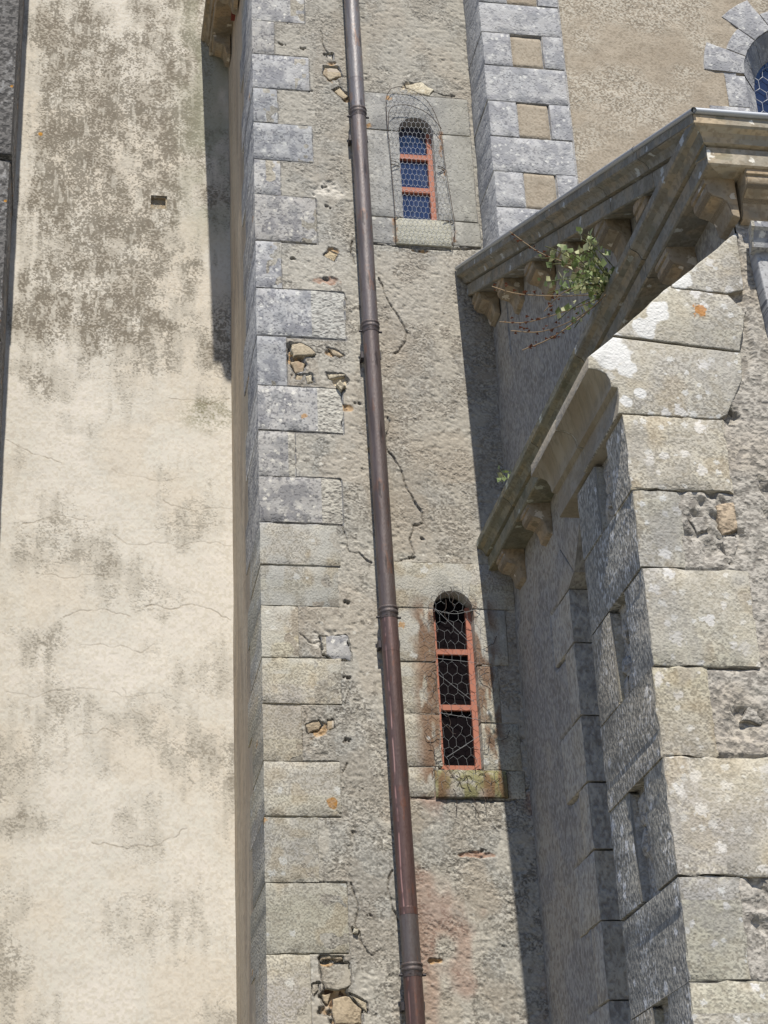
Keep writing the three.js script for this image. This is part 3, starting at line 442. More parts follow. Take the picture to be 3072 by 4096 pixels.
// ================================================================ CREAM WALL on the left
const CZ = -11.6, CC = new Field(-0.6, 1.25, 2, 12.6, 0.004);
[[[0.333, 7.082], [0.414, 7.014], [0.607, 7.039], [0.784, 6.991], [0.963, 7.051], [1.142, 7.022]], [[-0.133, 6.766], [0.072, 6.745], [0.118, 6.774], [0.26, 6.768], [0.338, 6.81]], [[0.549, 6.544], [0.739, 6.532], [0.93, 6.555], [1.138, 6.457]],
[[-0.358, 5.901], [-0.206, 5.871], [-0.026, 5.924], [0.187, 5.935], [0.403, 5.883], [0.65, 5.92], [0.837, 5.841]], [[0.086, 6.242], [0.365, 6.249], [0.522, 6.202], [0.615, 6.272]], [[0.23, 4.882], [0.453, 4.837], [0.66, 4.868], [0.84, 4.977]], [[0.402, 5.949], [0.498, 5.77], [0.591, 5.706]],
[[0.668, 7.367], [0.897, 7.285], [1.151, 7.313]], [[-0.305, 7.148], [-0.07, 7.229], [0.122, 7.2]], [[0.838, 5.499], [0.961, 5.42], [1.136, 5.374]], [[-0.542, 10.693], [-0.401, 10.683], [-0.151, 10.661]], [[-0.445, 7.798], [-0.183, 7.68], [-0.052, 7.631]], [[0.303, 9.378], [0.652, 9.154], [1.07, 9.099]], [[-0.09, 8.781], [0.315, 8.786], [0.724, 8.783]],
[[0.0, 6.45], [0.25, 6.52], [0.45, 6.47]], [[0.55, 5.62], [0.8, 5.55]], [[0.1, 5.6], [0.3, 5.66], [0.4, 5.6]], [[0.7, 8.2], [1.0, 8.16], [1.14, 8.22]], [[0.3, 7.6], [0.6, 7.52], [0.8, 7.55]]
].forEach((p, i) => CC.stroke(p, 0.0032, 0.5 + 0.35 * ((i * 7) % 3) / 2, 500 + i, 0.05));
// dark growth on the limewash: centre, half sizes
const MOULD = [[-0.29, 11.55, 0.19, 0.41], [0.01, 11.3, 0.38, 0.49], [0.28, 10.68, 0.5, 0.6], [-0.14, 10.46, 0.25, 0.24], [-0.05, 9.73, 0.3, 0.49], [0.3, 9.38, 0.45, 0.55], [0.18, 8.84, 0.48, 0.3], [-0.17, 9.1, 0.22, 0.49], [0.59, 8.82, 0.22, 0.22], [0.43, 7.92, 0.32, 0.26], [-0.04, 7.25, 0.19, 0.16], [0.37, 6.82, 0.13, 0.12], [-0.28, 7.81, 0.09, 0.2], [-0.28, 5.5, 0.16, 0.41], [0.01, 5.89, 0.19, 0.1], [0.71, 6.48, 0.16, 0.08], [0.96, 8.09, 0.16, 0.14], [-0.17, 5.0, 0.22, 0.24], [-0.23, 4.43, 0.22, 0.33], [0.35, 3.97, 0.13, 0.08], [-0.17, 8.23, 0.19, 0.2], [0.83, 9.25, 0.15, 0.24], [0.75, 10.5, 0.25, 0.6], [0.52, 6.24, 0.3, 0.14], [0.48, 5.01, 0.13, 0.08], [0.1, 10.1, 0.5, 0.3], [0.6, 11.3, 0.3, 0.5], [0.45, 4.45, 0.3, 0.2], [0.85, 7.2, 0.2, 0.15], [0.65, 7.55, 0.15, 0.2], [-0.1, 6.3, 0.12, 0.1], [0.12, 6.25, 0.08, 0.08], [0.8, 6.1, 0.16, 0.1], [0.3, 5.75, 0.3, 0.12]];
const ACR = bake({ x0: -0.6, x1: 1.2, y0: 2.4, y1: 12.4, w: 768, h: 2048 }, (x, y, o) => {
  const q = fbm(x * 2.4, y * 1.8, 19, 3), g = fbm(x * 60, y * 60, 4, 2), s = fbm(x * 11, y * 3.5, 71, 4), f = 0.66 * fbm(x * 84, y * 100, 33, 3) + 0.34 * fbm(x * 13, y * 11, 133, 3);
  set(o, [0.6, 0.57, 0.505]); mix(o, [0.6, 0.535, 0.44], 0.5 * sm(0.5, 0.68, q)); mix(o, [0.66, 0.62, 0.55], 0.6 * sm(0.5, 0.3, q)); mix(o, [0.45, 0.39, 0.3], 0.3 * sm(0.5, 0.7, g));
  const wx = x + (fbm(x * 6, y * 6, 210, 2) - 0.5) * 0.16, wy = y + (fbm(x * 5, y * 5, 230, 2) - 0.5) * 0.3;
  let e = 0; for (const b of MOULD) { const dx = (wx - b[0]) / b[2], dy = (wy - b[1]) / b[3]; if (Math.abs(dx) > 1.8 || Math.abs(dy) > 1.8) continue; const t = 1 - sm(0.0, 1.6, Math.hypot(dx, dy)); if (t > e) e = t; }
  const big = fbm(wx * 3.6, wy * 2.4, 171, 3), drip = fbm(x * 22, y * 2.6, 191, 3), band = fbm(x * 1.2, wy * 4.2, 151, 2);
  const cover = (0.3 * sm(7.6, 9.2, wy) + 0.13) * sm(-0.5, -0.26, wx + (drip - 0.5) * 0.2) + 0.08 * sm(0.1, -0.35, x) * sm(6.4, 5.6, y);
  const m = Math.max(0, Math.min(1, cover + 0.36 * e + 1.5 * (big - 0.5) + 0.55 * (drip - 0.5) + 0.6 * (band - 0.5))) * (0.74 + 0.26 * sm(7.9, 8.9, wy));
  const grain = fbm(x * 85, y * 100, 33, 2), d = sm(0.64 - 0.24 * m, 0.73 - 0.2 * m, f) * sm(0.06, 0.3, m), tone = fbm(x * 9, y * 7, 271, 3);
  mix(o, [0.45, 0.42, 0.36], 0.85 * sm(0.1, 0.5, m) * sm(0.3, 0.6, f * 0.5 + 0.25 + (tone - 0.5) * 0.7 + (drip - 0.5) * 0.3)); mix(o, [0.27, 0.235, 0.185], 0.7 * sm(0.4, 0.9, m) * sm(0.4, 0.6, tone) * (0.4 + 0.6 * sm(0.36, 0.6, grain))); mix(o, [0.14, 0.12, 0.09], (0.36 + 0.36 * sm(0.25, 0.75, m)) * d * (0.7 + 0.3 * sm(7.6, 8.8, wy))); mix(o, [0.6, 0.57, 0.5], 0.5 * sm(0.62, 0.74, fbm(x * 30, y * 9, 251, 3)) * m);
  if (x > 0.62 && y > 9.2) { const t = sm(0.62, 1.0, x) * sm(9.2, 10.2, y); mix(o, [0.27, 0.28, 0.2], 0.55 * t * sm(0.3, 0.6, fbm(x * 5, y * 3, 81, 3))); }
  mix(o, [0.2, 0.19, 0.11], 0.6 * (1 - sm(0.05, 0.22, Math.hypot((x - 0.97) / 1.3, y - 8.08))) * sm(0.4, 0.6, f)); mix(o, [0.45, 0.22, 0.03], (1 - sm(0.012, 0.022, Math.hypot(x + 0.31, y - 10.5))));
  o.h = 0.5 + 0.5 * (fbm(x * 22, y * 22, 7, 3) - 0.5) + 0.3 * (g - 0.5) - 0.25 * d;
  const c = CC.at(x, y); if (c > 0.02) { mix(o, [0.16, 0.12, 0.075], 0.7 * c); o.h -= 0.35 * c; }
});
const mCream = matOf(ACR, 0.005);
const cream = thing('limewashed_wall', 'cream limewashed wall blotched with dark mould, left of the grey tower', 'wall');
{
  const V = [0.539, 0.664, 9.871, 9.982], hole = (x, y) => x > V[0] && x < V[1] && y > V[2] && y < V[3];
  const g = wallGrid(-0.49, 1.17, 0, 13.4, 0.0208, (x, y) => (fbm(x * 1.6, y * 1.4, 15, 3) - 0.5) * 0.02 + (fbm(x * 9, y * 9, 35, 2) - 0.5) * 0.004, (x, y, o) => [x, y, CZ + o], hole);
  part(cream, 'limewash', atlasUV(g, ACR), mCream);
  part(cream, 'wall_edge', boxUV(box(-0.49, -0.47, 0, 13.4, CZ - 0.6, CZ - 0.016), 1, 3), mPlaster);
  const vent = sub(cream, 'vent_hole'), mv = matOf(AC, 0.008, 1, new THREE.Color(1.3, 1.25, 1.15));
  part(vent, 'back', boxUV(box(V[0] - 0.03, V[1] + 0.03, V[2] - 0.03, V[3] + 0.03, CZ - 0.08, CZ - 0.035), 0.25), mv);
  for (const b of [[V[0] - 0.03, V[0] + 0.003, V[2] - 0.03, V[3] + 0.03], [V[1] - 0.003, V[1] + 0.03, V[2] - 0.03, V[3] + 0.03], [V[0], V[1], V[2] - 0.03, V[2] + 0.004], [V[0], V[1], V[3] - 0.004, V[3] + 0.03]]) part(vent, 'side', boxUV(box(...b, CZ - 0.12, CZ - 0.009), 0.5), mv);
}
// dark stone wall further left
const AD = bake({ x0: 0, x1: 1, y0: 0, y1: 1, w: 512, h: 512 }, (x, y, o) => { const g = fbm(x * 40, y * 40, 12, 3, 40), q = fbm(x * 5, y * 5, 61, 2, 5); set(o, [0.155, 0.15, 0.145]); mix(o, [0.07, 0.068, 0.066], sm(0.48, 0.64, g)); mix(o, [0.3, 0.3, 0.3], 0.7 * sm(0.45, 0.3, g) * sm(0.4, 0.6, q)); mix(o, [0.42, 0.2, 0.03], discs(x, y, 0.0625, 0.05, 8, 16)); o.h = 1 - g; });
const mDark = matOf(AD, 0.012);
{
  const w = thing('dark_stone_wall', 'dark lichen-crusted stone wall at the far left edge', 'wall');
  [[9.72, 13.4], [8.2, 9.7], [6.2, 8.18], [4, 6.18], [0, 3.98]].forEach(([a, b], i) => part(w, 'stone', boxUV(slab(-3, -0.4835 - 0.004 * (i & 1), a, b, -10.85 - 0.03 * (i > 0), 1, i + 130, { cell: 0.12, bevel: 0.012, wav: 0.02 }), 1), mDark));
}

// ================================================================ NAVE WALL, upper right
const RZ = -9.45, RX = 2.68;
const VCUT = [2, 20.5, 40.5, 61, 80, 100, 119, 139.5, 159.5, 178];
const RROW = [8.2, 8.52, 8.805, 9.09, 9.385, 9.69, 9.975, 10.24, 10.55, 10.85];
const AR = bake({ x0: 2.26, x1: 5.0, y0: 7.6, y1: 11, w: 1024, h: 1270 }, (x, y, o) => {
  const inPier = x < 3.26 && (() => { for (let i = 0; i + 1 < RROW.length; i++) if (y >= RROW[i] && y < RROW[i + 1]) return i % 2 === 0 || x < 2.885 || x > 3.1; return true; })();
  const rv = Math.hypot(x - 5.06, y - 9.77), an = Math.atan2(y - 9.77, 5.06 - x) * 57.2958, kc = VCUT.findIndex(c => c > an), inV = (y > 9.77 && rv < (kc % 2 ? 0.80 : 0.655)) || (y <= 9.77 && x > (y > 9.49 || (y < 9.198 && y > 8.898) ? 4.405 : 4.262));
  if (inPier || (inV && x > 4.1)) { blueStone(x, y, o, Math.floor(y * 3.3)); mix(o, [0.45, 0.45, 0.45], 0.2); }
  else {
    const g = fbm(x * 80, y * 80, 12, 3), q = fbm(x * 2.2, y * 2.2, 55, 3), w = fbm(x * 95, y * 95, 91, 2);
    set(o, [0.37, 0.318, 0.245]); mix(o, [0.29, 0.24, 0.178], 0.5 * sm(0.5, 0.68, fbm(x * 5, y * 3.4, 31, 3))); mix(o, [0.2, 0.16, 0.11], 0.45 * sm(0.52, 0.7, g));
    const up = x < 3.26 ? 0.1 : sm(0.38, 0.6, q + (y - 9.7) * 0.16); mix(o, [0.48, 0.445, 0.37], 0.8 * up * sm(0.48, 0.62, w)); mix(o, [0.19, 0.165, 0.13], 0.6 * up * sm(0.44, 0.36, w)); o.h = 0.5 + 0.6 * (w - 0.5) * up - 0.5 * (g - 0.5);
  }
});
const mNave = matOf(AR, 0.006);
const nave = thing('nave_wall', 'ochre rendered nave wall with a ladder of grey stones, upper right', 'wall');
{
  const bed = (x, y) => x < 3.25 && y > 8.2 && (() => { for (let i = 0; i + 1 < RROW.length; i++) if (y >= RROW[i] && y < RROW[i + 1]) return i % 2 === 0 || x < 2.88 || x > 3.104; return false; })();
  const hole = (x, y) => (y < 9.77 ? x > 4.5 && x < 5.62 && y > 8.4 : Math.hypot(x - 5.06, y - 9.77) < 0.56);
  const g = wallGrid(2.69, 7.5, 7.4, 10.9, 0.025, (x, y) => (bed(x, y) ? -0.03 : 0) + (fbm(x * 14, y * 14, 5, 3) - 0.5) * 0.014, (x, y, o) => [x, y, RZ + o], hole);
  part(nave, 'wall_render', atlasUV(g, AR), mNave);
  for (let i = 0; i + 1 < RROW.length; i++) {
    const y0 = RROW[i] + 0.003, y1 = RROW[i + 1] - 0.003, z = RZ + 0.006;
    const st = (a, b, k) => part(nave, 'pier_stone', atlasUV(slab(a, b, y0, y1, z + 0.002 * (k % 3), 0.41, 200 + i * 3 + k), AR, RX, RZ), mNave);
    if (i % 2 === 0) st(RX, 3.245, 0); else { st(RX + 0.004, 2.878, 1); st(3.106, 3.248, 2); }
  }
  const mCore = new THREE.MeshStandardMaterial({ color: new THREE.Color(0.3, 0.24, 0.17), roughness: 1 });
  part(nave, 'wall_core', mergeGeometries([box(2.71, 7.5, 0, 8.2, -10.4, RZ - 0.05), box(2.71, 4.5, 8.2, 14, -10.4, RZ - 0.05), box(5.62, 7.5, 8.2, 14, -10.4, RZ - 0.05), box(4.5, 5.62, 10.4, 14, -10.4, RZ - 0.2), box(4.4, 5.7, 8.2, 10.5, -10.4, RZ - 0.35), box(2.69, 7.5, 10.88, 14, -10, RZ - 0.001)]), mCore);
  // round-arched window
  const win = sub(nave, 'window'); win.userData.label = 'round-arched window with glass tinted dark blue as reflected sky, behind netting';
  const C = [5.06, 9.77], ri = 0.505, rg = 0.37, dz = 0.16;
  const pol = (a, r) => [C[0] - r * Math.cos(a), C[1] + r * Math.sin(a)], D = Math.PI / 180;
  const cuts = VCUT;
  for (let k = 0; k + 1 < cuts.length; k++) {
    const a = cuts[k] * D + 0.004, b = cuts[k + 1] * D - 0.004, ro = k % 2 ? 0.655 : 0.80, p = [];
    for (let q = 0; q <= 6; q++) p.push(pol(a + (b - a) * q / 6, ri)); for (let q = 3; q >= 0; q--) p.push(pol(a + (b - a) * q / 3, ro));
    part(win, 'voussoir', atlasUV(creased(extr(shapeOf(worn(p, 60 + k, 0.0025, 0.08)), 0.12, RZ + 0.008, 0.005)), AR), mNave);
    part(win, 'splay_stone', atlasUV(splay(q => { const t = a + (b - a) * q; return [pol(t, ri - 0.002), pol(t, rg)]; }, 6), AR), mNave);
  }
  function splay(f, n) { const pos = [], idx = []; for (let q = 0; q <= n; q++) { const [o, i] = f(q / n); pos.push(o[0], o[1], RZ - 0.002, i[0], i[1], RZ - dz); } for (let q = 0; q < n; q++) { const k = q * 2; idx.push(k, k + 1, k + 2, k + 1, k + 3, k + 2); } return geoFrom(pos, idx); }
  [[4.405, 9.492, 9.765], [4.262, 9.2, 9.488], [4.405, 8.9, 9.196], [4.262, 8.6, 8.896], [4.405, 8.4, 8.596]].forEach(([x, a, b], i) => {
    part(win, 'jamb_stone', atlasUV(slab(x, C[0] - ri, a, b, RZ + 0.008, 0.12, 240 + i), AR, x, RZ), mNave); part(win, 'jamb_stone', atlasUV(slab(C[0] + ri, 2 * C[0] - x, a, b, RZ + 0.008, 0.12, 250 + i), AR, 9, RZ), mNave);
    for (const s of [-1, 1]) part(win, 'splay_stone', atlasUV(splay(q => [[C[0] + s * (ri - 0.002), a + (b - a) * q], [C[0] + s * rg, a + (b - a) * q]], 2), AR), mNave);
  });
  const gp = []; for (let q = 0; q <= 24; q++) gp.push(pol(Math.PI * q / 24, rg + 0.01)); gp.push([C[0] + rg + 0.01, 8.4], [C[0] - rg - 0.01, 8.4]);
  part(win, 'pane', extr(shapeOf(gp), 0.01, RZ - dz - 0.004, 0), new THREE.MeshPhysicalMaterial({ color: new THREE.Color(0.012, 0.016, 0.04), roughness: 0.08, ior: 2.2 }));  // dark blue base stands in for some of the reflected sky
  part(win, 'wire_netting', strands(netting(gp, 0.085, 0.1, RZ - dz + 0.012, 0.004, 4), 0.0026), mZincWire);
}

// ================================================================ SIDE CHAPEL with half pediment
const WX = 2.70, FZ = -5.9, CY = 6.30, RISE = 0.476;
const AS = bake({ x0: 0, x1: 2, y0: 0, y1: 2, w: 896, h: 896 }, (x, y, o) => { // old plaster, streaked
  const s = fbm(x * 12, y * 9, 3, 3, 24), g = fbm(x * 64, y * 48, 26, 3, 128), q = fbm(x * 2.5, y * 2, 44, 3, 5);
  set(o, [0.355, 0.325, 0.275]); mix(o, [0.285, 0.275, 0.26], sm(0.42, 0.62, q)); mix(o, [0.2, 0.19, 0.175], 0.4 * sm(0.5, 0.75, s)); mix(o, [0.44, 0.42, 0.37], 0.5 * sm(0.5, 0.34, g)); mix(o, [0.16, 0.14, 0.12], 0.55 * sm(0.55, 0.7, g)); o.h = 0.5 - 0.7 * (g - 0.5) - 0.4 * (s - 0.5);
});
const mSide = matOf(AS, 0.007);
const AB = bake({ gap: 0.15, x0: 1.3, x1: 3.1, y0: 2.2, y1: 6.1, w: 960, h: 2048 }, (x, y, o) => {
  if (x < 1.972) { // left faces, thickly grown with grey and white lichen
    granite(x, y, o, 2); mix(o, [0.34, 0.325, 0.29], 0.7); const t = fbm(x * 230, y * 62, 63, 3), q = fbm(x * 12, y * 4, 12, 2); mix(o, [0.15, 0.145, 0.135], 0.75 * sm(0.47, 0.62, t)); mix(o, [0.6, 0.6, 0.6], 0.8 * sm(0.44, 0.33, t) * sm(0.4, 0.66, q)); mix(o, [0.62, 0.62, 0.62], 0.9 * discs(x * 2, y, 0.05, 0.1, 7)); o.h = 1 - t; if (y > 4.97) { const u = fbm(x * 120, y * 70, 22, 3), w = fbm(x * 20, y * 12, 25, 2); set(o, [0.27, 0.235, 0.18]); mix(o, [0.35, 0.325, 0.28], 0.5 * sm(0.45, 0.7, w)); mix(o, [0.19, 0.17, 0.135], 0.45 * sm(0.5, 0.7, u)); o.h = 0.5 - 0.5 * (u - 0.5); }
  } else if (x < 2.72) {
    granite(x, y, o, Math.floor(y * 2.6)); mix(o, [0.58, 0.57, 0.55], 0.85 * discs(x, y, 0.07, 0.17, 31)); mix(o, [0.57, 0.57, 0.55], 0.8 * discs(x + 1, y, 0.036, 0.16, 32)); mix(o, [0.3, 0.29, 0.27], 0.45 * sm(0.56, 0.7, fbm(x * 8, y * 6, 74, 3))); mix(o, [0.5, 0.46, 0.36], 0.35 * sm(0.5, 0.65, fbm(x * 3.4, y * 3.4, 14, 2)));
    for (const d of [[2.148, 5.181, 0.042], [2.188, 5.074, 0.024], [2.13, 5.034, 0.026], [2.08, 5.26, 0.09], [2.24, 5.37, 0.055], [2.3, 5.46, 0.05], [2.42, 5.61, 0.05]]) mix(o, [0.68, 0.68, 0.66], 0.92 * (1 - sm(0.85, 1.05, Math.hypot(x - d[0], y - d[1]) / d[2] + (vn(x * 50, y * 50, 9) - 0.5) * 0.5)));
    mix(o, [0.42, 0.17, 0.02], 0.8 * discs(x, y, 0.09, 0.02, 77));
  } else blueStone(x, y, o, 5);
});
const mButt = matOf(AB, 0.005), mBlock = tints(mButt), mRubbleFace = matOf(bake({ x0: 0, x1: 1.6, y0: 0, y1: 1.6, w: 768, h: 768 }, (x, y, o) => {
  const P = 1.6, g = fbm(x * 80, y * 100, 12, 3, 160), g2 = fbm(x * 40, y * 55, 92, 2, 88), q = fbm(x * 3.75, y * 3.75, 55, 2, 6); set(o, [0.41, 0.385, 0.34]); mix(o, [0.42, 0.36, 0.28], 0.5 * sm(0.55, 0.75, q)); mix(o, [0.2, 0.185, 0.165], 0.6 * sm(0.56, 0.7, g2)); mix(o, [0.17, 0.155, 0.135], 0.7 * sm(0.5, 0.66, g)); o.h = 1 - 0.6 * g - 0.4 * g2;
}), 0.01);
// buttress courses: bottom, top, right end, through stone or not
const BCOURSE = [[4.655, 4.972, 2.518, 0], [4.327, 4.65, 2.299, 1], [3.935, 4.322, 2.53, 0], [3.593, 3.93, 2.322, 1], [3.162, 3.588, 2.535, 0], [2.802, 3.157, 2.34, 1], [2.4, 2.797, 2.53, 0], [2.0, 2.395, 2.34, 1]];
const chapel = thing('side_chapel', 'low stone chapel with a bracketed half pediment against the tower', 'chapel');
{
  const topOf = z => CY + RISE * (FZ + 0.21 - z) - 0.1;
  const open = (z, y) => z > -8.73 && z < -6.9 && y < 5.5 + 0.5 * Math.sqrt(Math.max(0, 1 - Math.pow((z + 7.815) / 0.92, 2)));
  const jz = [[5.172, 5.482, -9.10], [4.762, 5.168, -8.90], [4.398, 4.758, -9.13], [4.042, 4.394, -8.89], [3.68, 4.038, -9.11], [3.286, 3.676, -8.9], [2.9, 3.282, -9.1], [2.5, 2.896, -8.9]];
  const bed = (z, y) => jz.some(j => y > j[0] && y < j[1] && z > j[2] && z < -8.7);
  const g = wallGrid(T - 0.06, FZ - 0.02, 1.5, 8.4, 0.025, (z, y) => (fbm(z * 12, y * 9, 15, 3) - 0.5) * 0.016 + (fbm(z * 1.6, y * 1.6, 18, 2) - 0.5) * 0.03 - (bed(z, y) ? 0.03 : 0), (z, y, o) => [WX - o, y, z], (z, y) => open(z, y) || y > topOf(z), true);
  part(chapel, 'side_render', boxUV(g, 2), mSide);
  const mCore = new THREE.MeshStandardMaterial({ color: new THREE.Color(0.2, 0.18, 0.15), roughness: 1 });
  part(chapel, 'wall_core', mergeGeometries([box(WX + 0.02, 3.6, 0, 1.6, T + 0.01, FZ - 0.03), box(3.0, 3.6, 1.6, 6.2, T + 0.01, FZ - 0.05)]), mCore);
  const mJamb = matOf(AS, 0.008, 0.95, new THREE.Color(1.25, 1.25, 1.22));
  // jamb of the blind opening behind the buttress
  jz.forEach((j, i) => {
    const g = slab(-j[2] - 0.0, 8.715, j[0] + 0.003, j[1] - 0.003, 0, 0.27, 300 + i, {}); // built facing +z then turned to face left
    const h = slab(0, -8.715 - j[2], j[0] + 0.003, j[1] - 0.003, 0, 0.27, 300 + i, {});
    h.applyMatrix4(new THREE.Matrix4().makeBasis(new THREE.Vector3(0, 0, 1), new THREE.Vector3(0, 1, 0), new THREE.Vector3(-1, 0, 0))); h.translate(WX - 0.006, 0, j[2]); g.dispose();
    part(chapel, 'jamb_stone', boxUV(h, 2, 2, i * 0.31, i * 0.2), mJamb);
  });
  for (const [k, v] of [[[-8.586, 5.527], [-8.80, 5.768], [-8.62, 5.98], [-8.38, 5.75]], [[-8.375, 5.747], [-8.612, 5.985], [-8.35, 6.08], [-8.1, 6.08], [-8.1, 5.92]], [[-8.095, 5.915], [-8.095, 6.08], [-7.4, 6.08], [-7.4, 5.9]]].map((p, i) => [p, i])) { const g = extr(shapeOf(worn(k, 11 + v, 0.002).reverse()), 0.27, 0, 0.003); g.applyMatrix4(new THREE.Matrix4().makeBasis(new THREE.Vector3(0, 0, 1), new THREE.Vector3(0, 1, 0), new THREE.Vector3(-1, 0, 0))); g.translate(WX - 0.007, 0, 0); part(chapel, 'arch_stone', boxUV(creased(g), 2), mSide); }
  const sp = extr(shapeOf(worn([[-8.715, 5.486], [-8.95, 5.486], [-8.96, 5.74], [-8.812, 5.765], [-8.592, 5.53]].reverse(), 3, 0.002)), 0.27, 0, 0.004);
  sp.applyMatrix4(new THREE.Matrix4().makeBasis(new THREE.Vector3(0, 0, 1), new THREE.Vector3(0, 1, 0), new THREE.Vector3(-1, 0, 0))); sp.translate(WX - 0.007, 0, 0);
  part(chapel, 'springer_stone', boxUV(creased(sp), 2), mSide);
  const inBed = (x, y) => y > 4.97 ? y < 5.9 && x < 2.69 - 0.18 * sm(5.3, 5.0, y) && (y > 5.57 || y < 5.55 || true) : BCOURSE.some(c => y > c[0] - 0.003 && y < c[1] + 0.003 && x < c[2] - 0.012);
  const hollow = (x, y) => { let t = 0; for (const b of [[2.42, 4.49, 0.12, 0.16], [2.64, 5.5, 0.05, 0.05], [2.56, 4.99, 0.05, 0.05], [2.68, 4.6, 0.05, 0.12], [2.42, 3.74, 0.1, 0.12], [2.45, 3.0, 0.1, 0.14]]) t = Math.max(t, 1 - sm(0.6, 1.05, Math.hypot((x - b[0]) / b[2], (y - b[1]) / b[3]) + (fbm(x * 14, y * 14, 7, 3) - 0.5) * 1.6)); return t * (0.014 + 0.05 * (fbm(x * 26, y * 34, 9, 2) - 0.35)); };
  // front wall to the right of the buttress, and its corner pilaster with a moulded cap
  part(chapel, 'front_render', boxUV(wallGrid(2.135, 6.5, 0, 6.15, 0.014, (x, y) => (fbm(x * 26, y * 34, 5, 3) - 0.5) * 0.018 - 0.004, (x, y, o) => [x, y, FZ + o - (inBed(x, y) ? 0.02 : hollow(x, y))], (x, y) => x < 2.2 && y > 4.9 || y > 5.2 + (x - 2.0) * 0.84 && x < 2.695), 1.6), mRubbleFace);
  const pil = shapeOf([[2.735, 5.78], [6.4, 5.78], [6.4, 2], [2.97, 2]]);
  part(chapel, 'pilaster', atlasUV(creased(extr(pil, 0.2, FZ + 0.06, 0.012)), AB, 9, 0), mButt, 'smooth grey pilaster at the chapel corner');
  part(chapel, 'pilaster_cap', atlasUV(sweep([[0, 0.0], [0.1, 0.0], [0.1, -0.026], [0.085, -0.035], [0.07, -0.06], [0.06, -0.1], [0, -0.1]], [p => [2.725 - p[0] * 0.2, 5.84 + p[1], FZ + 0.03 + p[0]], p => [6.4, 5.84 + p[1], FZ + 0.03 + p[0]]]), AB, 9, 0), mButt);
  // lower cornice: left run, mitred corner, front run
  const cuts = [T + 0.004, -9.16, -8.48, -7.55, -6.6];
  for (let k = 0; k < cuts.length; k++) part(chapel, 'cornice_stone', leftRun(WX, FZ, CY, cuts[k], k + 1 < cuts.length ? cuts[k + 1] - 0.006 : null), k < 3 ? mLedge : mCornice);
  [[null, 3.4], [3.405, 4.2], [4.205, 5.2]].forEach(([a, b]) => part(chapel, 'cornice_stone', frontRun(WX, FZ, CY, a, b), mFrontLit));
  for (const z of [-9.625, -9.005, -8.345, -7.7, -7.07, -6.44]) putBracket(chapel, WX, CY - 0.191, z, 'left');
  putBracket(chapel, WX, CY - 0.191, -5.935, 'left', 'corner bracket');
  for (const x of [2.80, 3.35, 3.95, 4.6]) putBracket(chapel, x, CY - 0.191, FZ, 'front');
  // raking cornice up to the tower
  const rc = [T + 0.005, -9.2, -8.5, -7.815, -6.95, -6.358];
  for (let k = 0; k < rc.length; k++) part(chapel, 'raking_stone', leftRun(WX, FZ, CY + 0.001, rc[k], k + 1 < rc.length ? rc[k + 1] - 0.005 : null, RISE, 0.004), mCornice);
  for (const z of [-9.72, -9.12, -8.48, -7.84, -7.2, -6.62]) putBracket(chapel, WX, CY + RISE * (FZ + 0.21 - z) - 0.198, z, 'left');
  // zinc edge rolls and roof
  const mZinc = new THREE.MeshStandardMaterial({ color: new THREE.Color(0.4, 0.42, 0.44), roughness: 0.5, metalness: 0.55 });
  const rz = o => CY + 0.012 + RISE * (FZ + 0.21 - o), zr = [T + 0.01, -8.9, -7.95, -7.0, -6.4, FZ + 0.215];
  for (let k = 0; k + 1 < zr.length; k++) part(chapel, 'zinc_edge', new THREE.TubeGeometry(new THREE.LineCurve3(new THREE.Vector3(WX - 0.216, rz(zr[k]), zr[k]), new THREE.Vector3(WX - 0.216, rz(zr[k + 1] + 0.02), zr[k + 1] + 0.02)), 1, k % 2 ? 0.0145 : 0.0125, 10), mZinc);
  part(chapel, 'zinc_edge', wire([[WX - 0.216, CY + 0.012, FZ + 0.215], [2.9, CY + 0.008, FZ + 0.22], [3.3, CY + 0.013, FZ + 0.217], [4.2, CY + 0.01, FZ + 0.22], [5.2, CY + 0.012, FZ + 0.218]], 0.0145, 10), mZinc);
  const roof = new THREE.Shape(); roof.moveTo(FZ + 0.2, CY + 0.004); roof.lineTo(RZ, CY + 0.004 + RISE * (FZ + 0.2 - RZ)); roof.lineTo(RZ, CY - 0.1 + RISE * (FZ + 0.2 - RZ)); roof.lineTo(FZ + 0.2, CY - 0.04);
  const rg = new THREE.ExtrudeGeometry(roof, { depth: 5, bevelEnabled: false }); rg.applyMatrix4(new THREE.Matrix4().makeBasis(new THREE.Vector3(0, 0, 1), new THREE.Vector3(0, 1, 0), new THREE.Vector3(1, 0, 0))); rg.translate(WX - 0.11, 0, 0);
  part(chapel, 'roof', rg, new THREE.MeshStandardMaterial({ color: new THREE.Color(0.09, 0.095, 0.11), roughness: 0.8, side: THREE.DoubleSide }));
}

